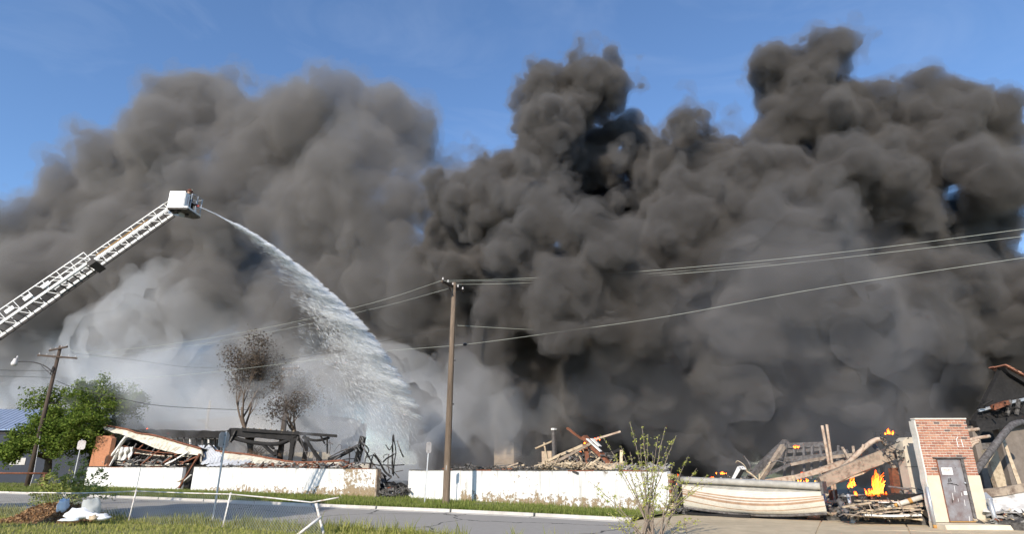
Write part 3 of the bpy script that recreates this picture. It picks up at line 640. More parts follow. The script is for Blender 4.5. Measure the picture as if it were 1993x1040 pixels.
blockwork('chimney_stack', 'tall tan block chimney stack standing in the smoke beyond the wall', 'chimney', 962, 1000, 837, 15, 1.1, 'tan_block', 3)
p = XR(1078, 838, 5.0); s = FR.s(p)
t = thing('steel_column', FR.w(s, 5, 0), 'slim grey steel column with pale cap behind the white wall', 'column')
MB().box(FR.w(s, 5, p.z / 2), FR.e * .1, FR.n * .1, Vector((0, 0, p.z / 2))).build('shaft', 'steel_burnt', t)
MB().box(FR.w(s, 5, p.z + .06), FR.e * .13, FR.n * .13, Vector((0, 0, .06))).build('cap', 'white_board', t)
t, s0, s1, h = blockwork('broken_wall_piece', 'jagged tan wall piece beside the slim steel column', 'wall', 1054, 1073, 874, 7, .3, 'tan_block', 5)
boards(t, [(FR.px(1043, 874, 6.8), FR.px(1075, 860, 6.8), .16, .1, 'tan_plank'), (FR.px(1058, 862, 6.8), FR.px(1066, 905, 6.8), .1, .1, 'tan_plank')])

# ---- burnt timber truss heap on the longest wall
t = thing('roof_truss', XR(1130, 915, 1.8) * 1.0, 'collapsed burnt timber roof truss lattice peaking above the white wall', 'roof truss'); t.location.z = 1.6
Z = lambda x, y, d=1.8: XR(x, y, d)
lat = [(Z(1040, 912), Z(1135, 868), .16, .14, 'tan_plank', 'rafter'), (Z(1048, 914, 1.3), Z(1150, 864, 1.3), .1, .14, 'grey_plank', 'rafter'), (Z(1137, 851, 1.6), Z(1190, 905, 1.4), .36, .2, 'rust', 'rafter'), (Z(1150, 866, 2.2), Z(1183, 896, 2.2), .2, .2, 'char', 'rafter'),
       (Z(1104, 834, 2.4), Z(1140, 860, 2.0), .12, .1, 'rust', 'board'), (Z(1155, 857, 1.9), Z(1208, 841, 2.4), .12, .1, 'rust_light', 'board'), (Z(1139, 866), Z(1146, 914, 1.2), .22, .16, 'rust', 'post'),
       (Z(1160, 878), Z(1161, 912), .1, .08, 'tan_plank', 'post'), (Z(1136, 868), Z(1138, 890), .08, .08, 'tan_plank', 'post'), (Z(1125, 872), Z(1124, 890), .08, .08, 'tan_plank', 'post'),
       (Z(1110, 884), Z(1160, 890), .08, .08, 'tan_plank', 'lath'), (Z(1095, 900), Z(1165, 903), .09, .08, 'tan_plank', 'lath'), (Z(1130, 878), Z(1152, 880), .08, .07, 'tan_plank', 'lath'), (Z(1150, 878), Z(1185, 905), .1, .08, 'tan_plank', 'lath'), (Z(1060, 905), Z(1130, 890), .09, .06, 'grey_plank', 'lath'),
       (Z(1050, 904, 1.0), Z(1125, 922, -.1), .1, .08, 'char_grey', 'board'), (Z(1210, 878, 1.5), Z(1209, 913, 1.2), .14, .12, 'tan_plank', 'post'), (Z(1186, 885, 2), Z(1208, 876, 2), .14, .16, 'char', 'board'), (Z(1190, 889, 2), Z(1208, 891, 2), .06, .06, 'char', 'board'),
       (Z(1143, 855, 1.3), Z(1170, 880, 1.3), .2, .05, 'white_board', 'board'), (Z(1152, 855, 1.6), Z(1168, 870, 1.6), .28, .05, 'white_board', 'board'), (Z(1165, 905, 1.2), Z(1200, 914, .9), .12, .1, 'grey_plank', 'board'), (Z(1160, 898), Z(1192, 912), .08, .1, 'tan_plank', 'board')]
for k in range(9): lat.append((Z(1066 + k * 8, 903 - k * 3.8, 1.6), Z(1084 + k * 8, 914, 1.3 + .3 * (k % 2)), .06, .07, ['grey_plank', 'tan_plank', 'char_grey'][k % 3], 'lath'))
boards(t, lat)
mb = MB().grid(lambda u, v: XR(lerp(1075, 1165, u), lerp(lerp(890, 872, min(1, u * 1.6)), 913, v), 2.6 + .6 * v), 14, 8, FR.n * .05); mb.rough(.18, 5, 1.2); mb.build('torn_ceiling', 'ash', t)
rubble_bits(t, lambda: XR(rnd(1045, 1215), rnd(902, 915), rnd(.3, 2.2)), 420, .09, 'tan_plank'); rubble_bits(t, lambda: XR(rnd(1085, 1195), rnd(885, 914), rnd(1.2, 3)), 200, .10, 'char_grey', 'char_bits')
flame(XR(1127, 880, 2.4), .5, .35, 'orange flames licking under the peak of the timber truss', 12, 4)
flame(XR(1143, 866, 2.4), .35, .3, 'little flame at the top of the timber truss', 13, 3)
flame(XR(1162, 858, 2.6), .35, .22, 'little flame beside the white scraps on the timber truss', 14, 3)
t = thing('broken_rafters', XR(950, 915, 1.0), 'low broken rafters poking above the longest white wall', 'rafters'); t.location.z = 1.6
boards(t, [(XR(900, 915, .9), XR(908, 904, .9), .08, .08, 'char'), (XR(908, 904, .9), XR(950, 913, .9), .07, .07, 'char_grey'), (XR(958, 909, 1), XR(1000, 905, 1.2), .07, .07, 'char_grey'), (XR(975, 914, 1), XR(1010, 902, 1.2), .1, .08, 'grey_plank'), (XR(1010, 902, 1.2), XR(1030, 912, 1), .1, .1, 'char'),
           (XR(985, 914, 1), XR(1020, 906, .8), .06, .08, 'tan_plank'), (XR(1000, 915, .8), XR(1060, 908, .9), .12, .06, 'grey_plank'), (XR(955, 914, .8), XR(962, 908, .8), .06, .06, 'char'), (XR(930, 914, 1.1), XR(985, 911, 1.1), .06, .05, 'char_grey'), (XR(865, 914, .8), XR(872, 908, .8), .06, .06, 'char'), (XR(862, 913, .7), XR(1000, 913, .7), .12, .07, 'rust')])
rubble_bits(t, lambda: XR(rnd(880, 1050), rnd(910, 915), rnd(.3, 1.2)), 220, .07, 'char_grey')
rubble_bits(thing('wall_top_rubble', XR(1250, 914, .6), 'crumbled rubble on the right end of the longest white wall', 'rubble'), lambda: XR(rnd(1195, 1302), rnd(909, 917), rnd(.05, .9)), 240, .08, 'ash')

# ------------------------------------------------------------------ right-hand bays: fallen shutter, burnt beams, brick door wall
# fallen roll-down shutter: sagging slatted curtain under its roll
t = thing('rolling_shutter', XR(1465, 1000, -.1), 'fallen cream rolling shutter with rusty brown bands lying across the bay', 'shutter'); t.location.z = 0
TL, TR, BL, BR = Vector((1327, 940)), Vector((1599, 953)), Vector((1331, 988)), Vector((1610, 1000))
NS = 26
M['slat'] = mat('cream_slat', (.66, .62, .53), .6, .15, 5, bump=.05); M['slat_rust'] = mat('rusty_slat', (.50, .33, .21), .7, .3, 5, bump=.05); M['slat_soot'] = mat('sooty_slat', (.45, .43, .38), .7, .35, 3, bump=.05)
def curt(u, v):
    a = TL.lerp(TR, u); b = BL.lerp(BR, u); p = a.lerp(b, v); sag = math.sin(math.pi * u) * (11 * math.sin(math.pi * min(1, v * 1.0)) + 9 * v)
    q = XR(p.x, p.y + sag * (1 if v > 0 else 0), .25 - .55 * math.sin(math.pi * v * .9) * (.5 + .5 * math.sin(math.pi * u)) - .15 * v)
    q.z = max(q.z, .05); return q
for k in range(NS):
    v0, v1 = k / NS, (k + .93) / NS
    mb = MB().grid(lambda u, v: Vector(curt(u, lerp(v0, v1, v))) - FR.n * (.022 * math.sin(math.pi * v)), 20, 2, FR.n * .015)
    mb.build('slat', 'slat_rust' if k in (7, 9, 11, 12, 18) else ('slat_soot' if k in (0, 1, 2, 24) else 'slat'), t)
bent(t, 'roll', [XR(1326, 935, .1), XR(1395, 938, .1), XR(1465, 941.5, .1), XR(1535, 945, .1), XR(1600, 948.5, .1)], .13, 'slat_soot', 10)
bent(t, 'roll_shaft', [XR(1322, 931.5, .2), XR(1465, 937.5, .2), XR(1602, 944.5, .2)], .07, 'galv', 8)
bent(t, 'bottom_rail', [Vector(curt(k / 8, 1.0)) - FR.n * .03 - Vector((0, 0, .02)) for k in range(9)], .05, 'steel_burnt', 8)
for x, y in ((1324, 938), (1603, 950)): MB().box(XR(x, y, .12), FR.e * .05, FR.n * .25, Vector((0, 0, .22))).build('end_bracket', 'steel_burnt', t)
t = thing('charred_jamb', XR(1318, 1000, .4), 'charred door jamb with embers beside the fallen shutter', 'door jamb')
t.location.z = 0
boards(t, [(XR(1322, 1000, .4), XR(1326, 925, .5), .22, .3, 'char', 'post'), (XR(1312, 1002, .2), XR(1316, 945, .4), .12, .25, 'char_grey', 'post'), (XR(1308, 996, .1), XR(1460, 1006, -.3), .1, .1, 'char', 'board')])
flame(XR(1323, 945, .25), .25, .5, 'thin flames climbing the charred jamb', 21, 3)
rubble_bits(t, lambda: XR(rnd(1308, 1340), rnd(990, 1004), rnd(-.2, .8)), 120, .08, 'char_grey')

# rubble and beams behind the shutter and in the open bay
t = thing('rubble_heap', XR(1560, 985, 4), 'long smouldering rubble mound filling the bay behind the shutter', 'rubble'); t.location.z = 0
def mound(u, v):
    p = FR.w(lerp(FR.s(XR(1320, 960, 4)), 33, u), .9 + 9 * v); return Vector((p.x, p.y, .05 + (1.15 * math.sin(math.pi * (v * .8 + .12)) * (.6 + .3 * math.sin(u * 9)) + .5 * mnoise.noise(Vector((u * 14, v * 8, 5)))) * (1 if u < .5 else .62)))
MB().grid(mound, 54, 18, Vector((0, 0, -1.2))).build('mound', 'char_grey', t)
rubble_bits(t, lambda: (lambda u, v: Vector(mound(u, v)) + Vector((0, 0, rnd(0, .12))))(rnd(0, 1), rnd(0, .8)), 900, .13, 'char_grey'); rubble_bits(t, lambda: (lambda u, v: Vector(mound(u, v)) + Vector((0, 0, rnd(0, .15))))(rnd(0, 1), rnd(0, .6)), 500, .12, 'tan_plank', 'board_bits')
rubble_bits(t, lambda: (lambda u, v: Vector(mound(u, v)) + Vector((0, 0, rnd(0, .15))))(rnd(0, 1), rnd(0, .6)), 300, .11, 'ash', 'ash_bits')
def beam(name, label, cat, specs, loc): 
    t = thing(name, loc, label, cat); t.location.z = 0; boards(t, specs); return t
beam('burnt_beam', 'heavy grey-brown burnt beam slanting up towards the concrete pilaster', 'beam', [(XR(1597, 941, .8), XR(1755, 875, 3.0), .34, .42, 'grey_plank', 'flange'), (XR(1600, 949, .9), XR(1752, 884, 3.1), .3, .08, 'tan_plank', 'lower_lath')], XR(1675, 960, 2))
t = thing('bent_pipe', XR(1660, 960, 2), 'long bent rusty pipe crossing above the heavy burnt beam', 'pipe'); t.location.z = 0
bent(t, 'pipe', [XR(1605, 940, 1.6), XR(1640, 912, 2.2), XR(1682, 873, 3), XR(1701, 859, 3.4), XR(1716, 856, 3.6), XR(1723, 866, 3.8)], .11, 'rust_light'); bent(t, 'pipe_stub', [XR(1678, 876, 2.9), XR(1681, 866, 2.9)], .06, 'rust_light')
beam('fallen_purlin', 'long pale fallen purlin lying low behind the shutter', 'purlin', [(XR(1489, 938.5, 1.0), XR(1546, 931, 1.6), .16, .2, 'rust_light', 'length'), (XR(1546, 931, 1.6), XR(1643, 900, 3.0), .16, .2, 'rust_light', 'length')], XR(1560, 960, 1.8))
beam('fallen_rafters', 'pair of grey rafters leaning in the smoke behind the shutter', 'rafters', [(XR(1460, 930, 5), XR(1530, 860, 7), .32, .22, 'steel_burnt', 'rafter'), (XR(1480, 932, 4.5), XR(1524, 870, 6.5), .2, .2, 'grey_plank', 'rafter'), (XR(1490, 925, 5), XR(1560, 893, 6.5), .14, .12, 'steel_burnt', 'brace'), (XR(1527, 862, 6.8), XR(1520, 895, 6), .14, .12, 'steel_burnt', 'strut')], XR(1495, 960, 5))
frame_specs = [(XR(1522, 869, 7), XR(1612, 866, 7), .2, .25, 'steel_burnt', 'rail'), (XR(1530, 879, 7), XR(1606, 874, 7), .12, .15, 'steel_burnt', 'rail'), (XR(1520, 896, 6.5), XR(1650, 880, 6.5), .16, .22, 'steel_burnt', 'rail'), (XR(1540, 905, 6), XR(1660, 886, 6), .14, .14, 'grey_plank', 'rail')]
for k in range(7): frame_specs.append((XR(1530 + k * 17, 868, 6.8), XR(1527 + k * 17 + rnd(-6, 6), 935, 6.2), .1, .1, 'steel_burnt', 'stud'))
beam('burnt_steelwork', 'burnt steel wall frame standing in the smoke behind the two pipes', 'frame', frame_specs, XR(1580, 960, 6.5))
beam('loose_boards', 'splintered tan boards under the heavy burnt beam', 'boards', [(XR(1580, 945, 1.2), XR(1660, 905, 2.6), .2, .06, 'tan_plank'), (XR(1590, 948, .9), XR(1680, 922, 1.8), .24, .06, 'tan_plank'), (XR(1620, 925, 2), XR(1668, 906, 2.8), .14, .06, 'rust_light'), (XR(1600, 925, 2.6), XR(1690, 880, 3.6), .12, .12, 'grey_plank'), (XR(1660, 870, 5), XR(1664, 900, 4.5), .1, .1, 'grey_plank'), (XR(1640, 872, 5), XR(1656, 905, 4.5), .1, .1, 'grey_plank'),
      (XR(1730, 900, 2.6), XR(1746, 915, 2.6), .12, .1, 'grey_plank'), (XR(1700, 868, 4), XR(1722, 895, 3.6), .1, .14, 'steel_burnt')], XR(1630, 960, 2))
t = beam('white_channel', 'short pale channel section standing askew above the shutter roll', 'channel', [(XR(1428, 938, .9), XR(1442, 910, 1.4), .34, .05, 'white_board', 'web'), (XR(1433, 936, .75), XR(1447, 913, 1.2), .05, .16, 'char', 'flange'), (XR(1442, 909, 1.3), XR(1448, 914, 1.1), .2, .05, 'white_board', 'lip')], XR(1435, 960, 1))
t = thing('curled_flashing', XR(1465, 960, 1.4), 'curled strips of pale flashing beside the channel section', 'flashing'); t.location.z = 0
for p, r in [([(1432, 902), (1436, 898), (1448, 906), (1455, 919)], .04), ([(1447, 917), (1458, 921), (1472, 932), (1477, 939)], .09), ([(1448, 889), (1458, 903), (1462, 918)], .1), ([(1474, 938), (1484, 925), (1500, 900)], .06), ([(1494, 906), (1512, 898), (1530, 903)], .05), ([(1478, 923), (1478, 938)], .08), ([(1592, 925), (1597, 922), (1605, 935)], .05), ([(1541, 934), (1545, 928), (1546, 940)], .1)]:
    bent(t, 'strip', [XR(a, b, 1.5) for a, b in p], r * .45, random.choice(['tan_plank', 'grey_plank', 'steel_burnt']))
for k, (x, y, w, h) in enumerate([(1405, 921, .5, .15), (1388, 931, .35, .15), (1550, 870, .3, .16), (1570, 936, .7, .2), (1560, 925, .2, .2)]):
    flame(XR(x, y + 3, 3.5), w, h, ['flame on the mound left of the channel section', 'low flame behind the left part of the shutter roll', 'flame high on the burnt steel frame', 'low fire under the long purlin', 'small flame between purlin and steel frame'][k], 30 + k, 4)
Yd = 23.6
flame(atY(1708, 962, Yd), .36, 1.0, 'tall bright flames leaping in the open bay', 41, 9); flame(atY(1693, 967, Yd - .2), 1.1, .3, 'wide low bright fire at the foot of the tall flames', 42, 9)
flame(atY(1732, 846, 26.5), .4, .25, 'orange flame at the top of the broken pilaster', 43, 4); flame(atY(1660, 950, 25.5), .35, .6, 'dim flame under the heavy burnt beam', 44, 3)
flame(atY(1585, 1003, 24.9), .7, .1, 'ember glow under the shutter corner', 45, 5)

# two tall pipes and guard posts
t = thing('pipe_pair', gnd(1629, 1006), 'two tall slim rusty pipes standing together by the shutter end', 'pipes')
b0 = gnd(1628, 1006); bent(t, 'pipe', [b0, atY(1616, 920, b0.y), atY(1600, 829, b0.y)], .065, 'rust_light', 8); bent(t, 'pipe', [b0 + Vector((.1, .15, 0)), atY(1624, 940, b0.y + .1), atY(1609, 827, b0.y + .1)], .06, 'rust_light', 8)
MB().box(b0 + Vector((.05, .08, .55)), (.12, 0, 0), (0, .12, 0), (0, 0, .5)).rough(.03, 3, 3).build('clamped_plate', 'rust', t)
for (bx, by), (tx, ty), lb in (((1612, 1007), (1601, 957), 'grey pipe bollard against the end of the shutter'), ((1661, 1021), (1651, 966), 'free-standing pale pipe bollard with yellowed foot'), ((1943, 1033), (1926, 974), 'grey pipe bollard leaning beside the white fallen panel')):
    p = gnd(bx, by); q = atY(tx, ty, p.y + .02); t = thing('bollard', p, lb, 'bollard', 'pipe bollards')
    MB().tube([p - Vector((0, 0, .1)), p.lerp(q, .5), q], .075, 12).build('pipe', 'galv', t, True); MB().lathe([(.075, 0), (.06, .04), (.03, .06)], q, q - p, 12).build('cap', 'galv', t, True)
    MB().tube([p - Vector((0, 0, .02)), p.lerp(q, .12)], .079, 12).build('foot_band', 'fence_paint', t)

# beams on the apron
yb = gnd(1600, 1013).y
t = thing('ground_beam', gnd(1680, 1014), 'long brown timber beam lying on the concrete by the bollard', 'beam')
a, b = gnd(1578, 1014), gnd(1772, 1014); boards(t, [(a + Vector((0, .2, .12)), b + Vector((0, .2, .12)), .2, .22, 'rust_light', 'beam'), (a + Vector((-.05, .1, .06)), b + Vector((-2.2, .0, .05)), .12, .1, 'plank', 'board')])
t = thing('striped_pipe', gnd(1735, 1004), 'white pipe with yellow-rust bands slanting up beside the door wall', 'pipe')
M['pipe_white'] = mat('dirty_white_pipe', (.62, .58, .50), .7, .3, 4, bump=.1); M['pipe_rust'] = mat('orange_rust_band', (.55, .30, .09), .8, .3, 6, bump=.1)
pa, pb = atY(1668, 1006, 23.6), atY(1801, 967, 22.6); MB().tube([pa.lerp(pb, k / 6) for k in range(7)], .085, 12).build('pipe', 'pipe_white', t, True)
for f in (.08, .3, .55, .76): MB().tube([pa.lerp(pb, f), pa.lerp(pb, f + .05)], .088, 12).build('rust_band', 'pipe_rust', t, True)
t = thing('char_bed', atY(1720, 985, 23.6), 'black charred beam bed below the bright flames', 'charred beams'); t.location.z = 0
boards(t, [(atY(1640, 978, 24), atY(1800, 972, 23.2), .5, .35, 'char', 'beam'), (atY(1650, 985, 23.6), atY(1795, 982, 23), .4, .16, 'grey_plank', 'board'), (atY(1660, 995, 23.4), atY(1770, 985, 23.2), .5, .06, 'tan_plank', 'board'), (atY(1700, 999, 23.2), atY(1790, 992, 22.8), .4, .05, 'grey_plank', 'board'), (atY(1680, 1003, 23.0), atY(1790, 1003, 22.7), .35, .06, 'white_board', 'board'), (atY(1700, 990, 23.1), atY(1694, 975, 23.3), .07, .06, 'char', 'board'), (atY(1635, 985, 24), atY(1660, 1004, 23.3), .16, .06, 'galv', 'strip'), (atY(1640, 968, 24.2), atY(1700, 966, 24.2), .3, .1, 'ash', 'board')])
boards(t, [(atY(x_, y_, 23.0 + rnd(-.3, .3)), atY(x_ + rnd(25, 75), y_ + rnd(-14, 8), 23.0 + rnd(-.3, .3)), rnd(.08, .22), rnd(.03, .06), random.choice(['tan_plank', 'grey_plank', 'rust_light', 'white_board', 'tan_plank'])) for x_, y_ in ((1640, 988), (1655, 997), (1672, 984), (1690, 994), (1705, 1001), (1720, 986), (1735, 997), (1650, 1003), (1745, 990), (1682, 1006), (1726, 1006), (1665, 976), (1712, 979))])
rubble_bits(t, lambda: atY(rnd(1635, 1800), rnd(968, 1008), rnd(22.8, 24.2)), 170, .07, 'char_grey'); rubble_bits(t, lambda: atY(rnd(1650, 1795), rnd(985, 1009), rnd(22.5, 23.6)), 70, .07, 'grey_plank', 'board_bits')
bent(t, 'sheet_scrap', [atY(1632, 975, 23.9), atY(1640, 985, 23.7), atY(1643, 995, 23.5), atY(1655, 1003, 23.3)], .12, 'steel_burnt'); bent(t, 'rod', [atY(1755, 955, 23.5), atY(1776, 951, 23.3), atY(1798, 957, 23.1)], .02, 'steel_burnt'); bent(t, 'rod', [atY(1728, 948, 24), atY(1760, 952, 23.7), atY(1775, 956, 23.6)], .04, 'steel_burnt')

# beige concrete pilaster behind the brick wall
p0, p1, p2, p3 = atY(1751, 860, 23.6), atY(1775, 852, 23.6), atY(1802, 975, 23.6), atY(1768, 975, 23.6)
t = thing('concrete_pilaster', Vector((p3.x, 23.6, 0)), 'beige concrete pilaster with broken scorched top behind the brick door wall', 'pilaster')
q2, q3 = Vector((p1.x + .75, 23.6, 0)), Vector((p0.x + .1, 23.6, 0)); top = [Vector((p0.x + .1, 23.6, p0.z)), Vector((p0.x + .3, 23.6, p0.z + .15)), Vector((p1.x, 23.6, p1.z)), Vector((p1.x + .75, 23.6, p1.z - .1))]
MB().prism([q3, q2] + list(reversed(top)), (0, .5, 0)).build('shaft', 'block', t); 
rubble_bits(t, lambda: Vector((rnd(p0.x - .5, p0.x + .5), rnd(23.5, 24.2), rnd(p0.z - .8, p0.z + .25))), 60, .06, 'char_grey', 'charred_top')
for z in (1.0, 2.0): MB().box((p0.x + .5, 23.595, z), (.5, 0, 0), (0, .004, 0), (0, 0, .008)).build('joint', 'char_grey', t)
t = thing('rusty_stanchion', atY(1744, 975, 24.4), 'rust-red steel stanchion glowing behind the flames', 'stanchion'); t.location.z = 0
boards(t, [(Vector((atY(1744, 960, 24.4).x, 24.4, 0)), atY(1738, 912, 24.4), .3, .2, 'rust', 'post'), (atY(1737, 905, 24.6), atY(1747, 925, 24.4), .12, .1, 'grey_plank', 'knee')])

# the brick wall with the steel door: every brick its own piece
YW = 21.9
x0, x1 = 14.42, 16.24; zb = .22; zs = 1.72; zt = 3.62
wall = thing('brick_door_wall', ((x0 + x1) / 2, YW + .12, 0), 'upright slab of red brick wall with a rusty steel door in it', 'brick wall')
M['render'] = mat('cream_render', (.66, .58, .44), .9, .2, 2.5, bump=.2); M['mortar'] = mat('pale_mortar', (.70, .66, .58), .95, .2, 12, bump=.2)
dx0, dx1, dzt = 14.86, 15.82, 2.29
def slab(xa, xb, za, zc, m, nm, y0=YW, y1=YW + .22): return MB().box(((xa + xb) / 2, (y0 + y1) / 2, (za + zc) / 2), ((xb - xa) / 2, 0, 0), (0, (y1 - y0) / 2, 0), (0, 0, (zc - za) / 2)).build(nm, m, wall)
slab(x0, dx0, zb, zs, 'render', 'rendered_base', YW - .012); slab(dx1, x1 + .03, zb, zs, 'render', 'rendered_base', YW - .012)
slab(x0 + .005, dx0, zs + .001, zt, 'mortar', 'mortar_bed', YW + .01); slab(dx1, x1 - .005, zs + .001, zt, 'mortar', 'mortar_bed', YW + .01); slab(dx0, dx1, dzt + .03, zt, 'mortar', 'mortar_bed', YW + .01)
bm_ = []
for k, cc in enumerate([(.40, .175, .11), (.45, .21, .13), (.34, .145, .095), (.50, .27, .18), (.16, .105, .09), (.42, .20, .135)]): bm_.append(mat('red_brick', cc, .9, .25, 14, bump=.2))
BLn, RH = .215, (zt - zs) / 22
brick_me = {}
for r in range(22):
    z = zs + (r + .5) * RH; x = x0 - (BLn / 2 if r % 2 else 0)
    while x < x1 - .02:
        a, b = max(x, x0), min(x + BLn, x1); x += BLn
        segs = [(a, b)]
        if z < dzt + .06: segs = [(a, min(b, dx0)), (max(a, dx1), b)]
        for (a2, b2) in segs:
            if b2 - a2 < .04: continue
            key = (round(b2 - a2, 3), random.choice([0, 0, 1, 1, 2, 2, 3, 5, 5, 4 if random.random() < .5 else 1]))
            if key not in brick_me:
                o = MB().box((0, 0, 0), (key[0] / 2 - .009, 0, 0), (0, .05, 0), (0, 0, RH / 2 - .010)).build('brick', bm_[key[1]], None); brick_me[key] = o.data; bpy.data.objects.remove(o)
            o = bpy.data.objects.new('brick', brick_me[key]); COL.objects.link(o); o.parent = wall
            o.location = Vector(((a2 + b2) / 2, YW + .045 + rnd(-.004, .006), z)) - wall.location; o.rotation_euler = (rnd(-.01, .01), rnd(-.01, .01), rnd(-.015, .015))
MB().box(((x0 + x1) / 2, YW + .11, zt + .025), ((x1 - x0) / 2 + .01, 0, 0), (0, .13, 0), (0, 0, .022)).rough(.02, 4, 3).build('coping', 'mortar', wall)
# broken left edge and its trim
mb = MB().grid(lambda u, v: Vector((x0 - .055 + .03 * mnoise.noise(Vector((1, v * 9, 2))), YW - .02 + .3 * u, lerp(zb, zt - .05, v))), 2, 26, Vector((.05, 0, 0))); mb.build('broken_edge', 'mortar', wall)
MB().tube([(x0 - .09, YW - .03, zb - .15), (x0 - .09, YW - .03, 1.35)], .055, 10).build('downpipe', 'galv', wall, True)
MB().tube([(x0 - .09, YW - .03, zb - .2), (x0 - .09, YW - .03, zb - .08)], .058, 10).build('pipe_foot', 'pipe_rust', wall, True)
# lintel, door and furniture
MB().box(((dx0 + dx1) / 2 - .02, YW - .02, dzt + .015), ((dx1 - dx0) / 2 + .09, 0, 0), (0, .05, 0), (0, 0, .018)).build('lintel', 'steel_burnt', wall)
M['door_steel'] = mat('scorched_door_steel', (.33, .32, .33), .42, .3, 1.5, col2=(.17, .10, .085), mix=.46, metal=.25, bump=.05)
door = MB().box(((dx0 + dx1) / 2 - .02, YW + .06, (zb + dzt) / 2 + .01), ((dx1 - dx0) / 2 - .07, 0, 0), (0, .025, 0), (0, 0, (dzt - zb) / 2 - .02)).build('door', 'door_steel', wall); door['label'] = 'rusty grey-purple scorched steel door'
for xx, m_, ww in ((dx0 + .015, 'rust', .02), (dx1 - .04, 'steel_burnt', .045)): MB().box((xx, YW + .03, (zb + dzt) / 2), (ww, 0, 0), (0, .045, 0), (0, 0, (dzt - zb) / 2)).build('door_jamb', m_, wall)
MB().box(((dx0 + dx1) / 2, YW + .03, dzt - .012), ((dx1 - dx0) / 2 - .09, 0, 0), (0, .03, 0), (0, 0, .012)).build('door_head', 'rust', wall)
MB().box(((dx0 + dx1) / 2, YW + .01, zb + .012), ((dx1 - dx0) / 2 - .03, 0, 0), (0, .05, 0), (0, 0, .012)).build('threshold', 'pipe_rust', wall)
yd = YW + .035
sign = MB().box((15.19, yd - .006, 1.86), (.19, 0, 0), (0, .003, 0), (0, 0, .115)).build('notice', 'paint_white', door)
M['notice_ink'] = mat('faded_red_ink', (.45, .20, .14), .8, .2, 8, bump=0)
for k, (z, hw, hh) in enumerate([(1.925, .13, .018), (1.885, .10, .012), (1.855, .11, .010), (1.825, .09, .009)]):   # the notice is too weathered to read: broken lines of faded ink
    xx = 15.19 - hw
    while xx < 15.19 + hw:
        w_ = rnd(.012, .03); MB().box((xx + w_ / 2, yd - .0105, z), (w_ / 2, 0, 0), (0, .001, 0), (0, 0, hh * rnd(.6, 1))).build('faded_line', 'notice_ink', door); xx += w_ + rnd(.006, .016)
for (xx, z, a, l, m_) in [(15.17, 1.55, .1, .07, 'char'), (15.22, 1.56, .2, .07, 'char'), (15.26, 1.57, -.1, .05, 'char'), (15.2, 1.45, 1.5, .09, 'char'), (15.33, 1.43, 1.7, .1, 'char'), (15.43, 1.40, 1.9, .05, 'char'), (15.32, 1.28, .08, .1, 'paint_white'), (15.2, 1.03, .1, .12, 'paint_white'), (15.52, 1.1, .05, .06, 'paint_white'), (15.36, .92, .05, .05, 'paint_white'), (15.56, .83, .08, .1, 'paint_white'), (15.6, .32, .1, .08, 'paint_white'), (15.15, .9, .1, .07, 'char')]:
    MB().bar((xx - math.sin(a) * l, yd - .003, z - math.cos(a) * l), (xx + math.sin(a) * l, yd - .003, z + math.cos(a) * l), .022 if m_ == 'char' else .012, .004, (0, 1, 0)).build('scrape', m_, door)
MB().box((15.655, yd - .01, 1.14), (.05, 0, 0), (0, .008, 0), (0, 0, .06)).build('lock_plate', 'paint_white', door); MB().lathe([(.03, 0), (.03, .03), (.036, .05), (.02, .07)], (15.7, yd, 1.47), (0, -1, 0), 10).build('door_knob', 'galv', door, True); MB().lathe([(.012, 0), (.012, .015)], (15.665, yd - .02, 1.14), (0, -1, 0), 8).build('lock_cylinder', 'black_iron', door)
MB().lathe([(.012, 0), (.012, .01)], (15.5, yd, 1.97), (0, -1, 0), 8).build('spy_hole', 'black_iron', door)
for a, b in (((15.74, 2.66), (15.74, 2.94)), ((15.92, 2.66), (15.90, 2.92)), ((15.74, 2.94), (15.80, 3.0))): MB().bar((a[0], YW - .012, a[1]), (b[0], YW - .012, b[1]), .022, .005, (0, 1, 0)).build('white_mark', 'paint_white', wall)
step = MB().hexa([(14.36, 21.35, -.02), (16.55, 21.25, -.02), (16.6, 22.2, -.02), (14.36, 22.2, -.02), (14.36, 21.4, .17), (16.5, 21.3, .17), (16.55, 22.2, .215), (14.36, 22.2, .215)]).rough(.015, 4, 2)
tag(step.build_at('door_step', 'render'), 'low cream concrete step in front of the steel door', 'step')

# ---- burnt gabled building further right
YB = 27.5
t = thing('burnt_building', (atY(1985, 940, YB).x, YB, 0), 'burnt-out dark gabled building looming in smoke at the far bay', 'building')
ap_ = atY(1950, 718, YB); le = atY(1893, 830, YB); ri = atY(2140, 850, YB)
M['dark_brick'] = brick_mat('soot_black_brick', (.10, .085, .075), (.13, .105, .09), (.09, .08, .075)); M['tan_brick'] = mat('smoked_brick', (.24, .20, .165), .9, .3, 4, bump=.3)
mb = MB().prism([Vector((le.x, YB, le.z)), Vector((ri.x, YB, le.z)), Vector((ri.x, YB, ap_.z - 2.3)), Vector((ap_.x, YB, ap_.z))], (0, .3, 0)); ob = mb.build('gable', 'char', t)
mb = MB().prism([Vector((ap_.x - .1, YB - .25, ap_.z + .02)), Vector((ri.x, YB - .25, ap_.z - 2.25)), Vector((ri.x, YB - .25, ap_.z - 2.75)), Vector((ap_.x + .1, YB - .25, ap_.z - .28))], (0, .4, 0)); mb.rough(.05, 3, 3); mb.build('roof_edge', 'char', t)
for k in range(16):    # clay tiles on the verge
    f0 = k / 16; p = Vector((lerp(ap_.x, ri.x, f0 * .62), YB - .3, lerp(ap_.z, ap_.z - 2.27, f0 * .62) + .05))
    for j in range(3): MB().box(p + Vector((rnd(-.02, .02), .05 + j * .34, rnd(0, .03))), (.12, 0, -.05), (0, .15, 0), (.01, 0, .025)).build('roof_tile', bm_[(k + j) % 4], t)
zc = le.z
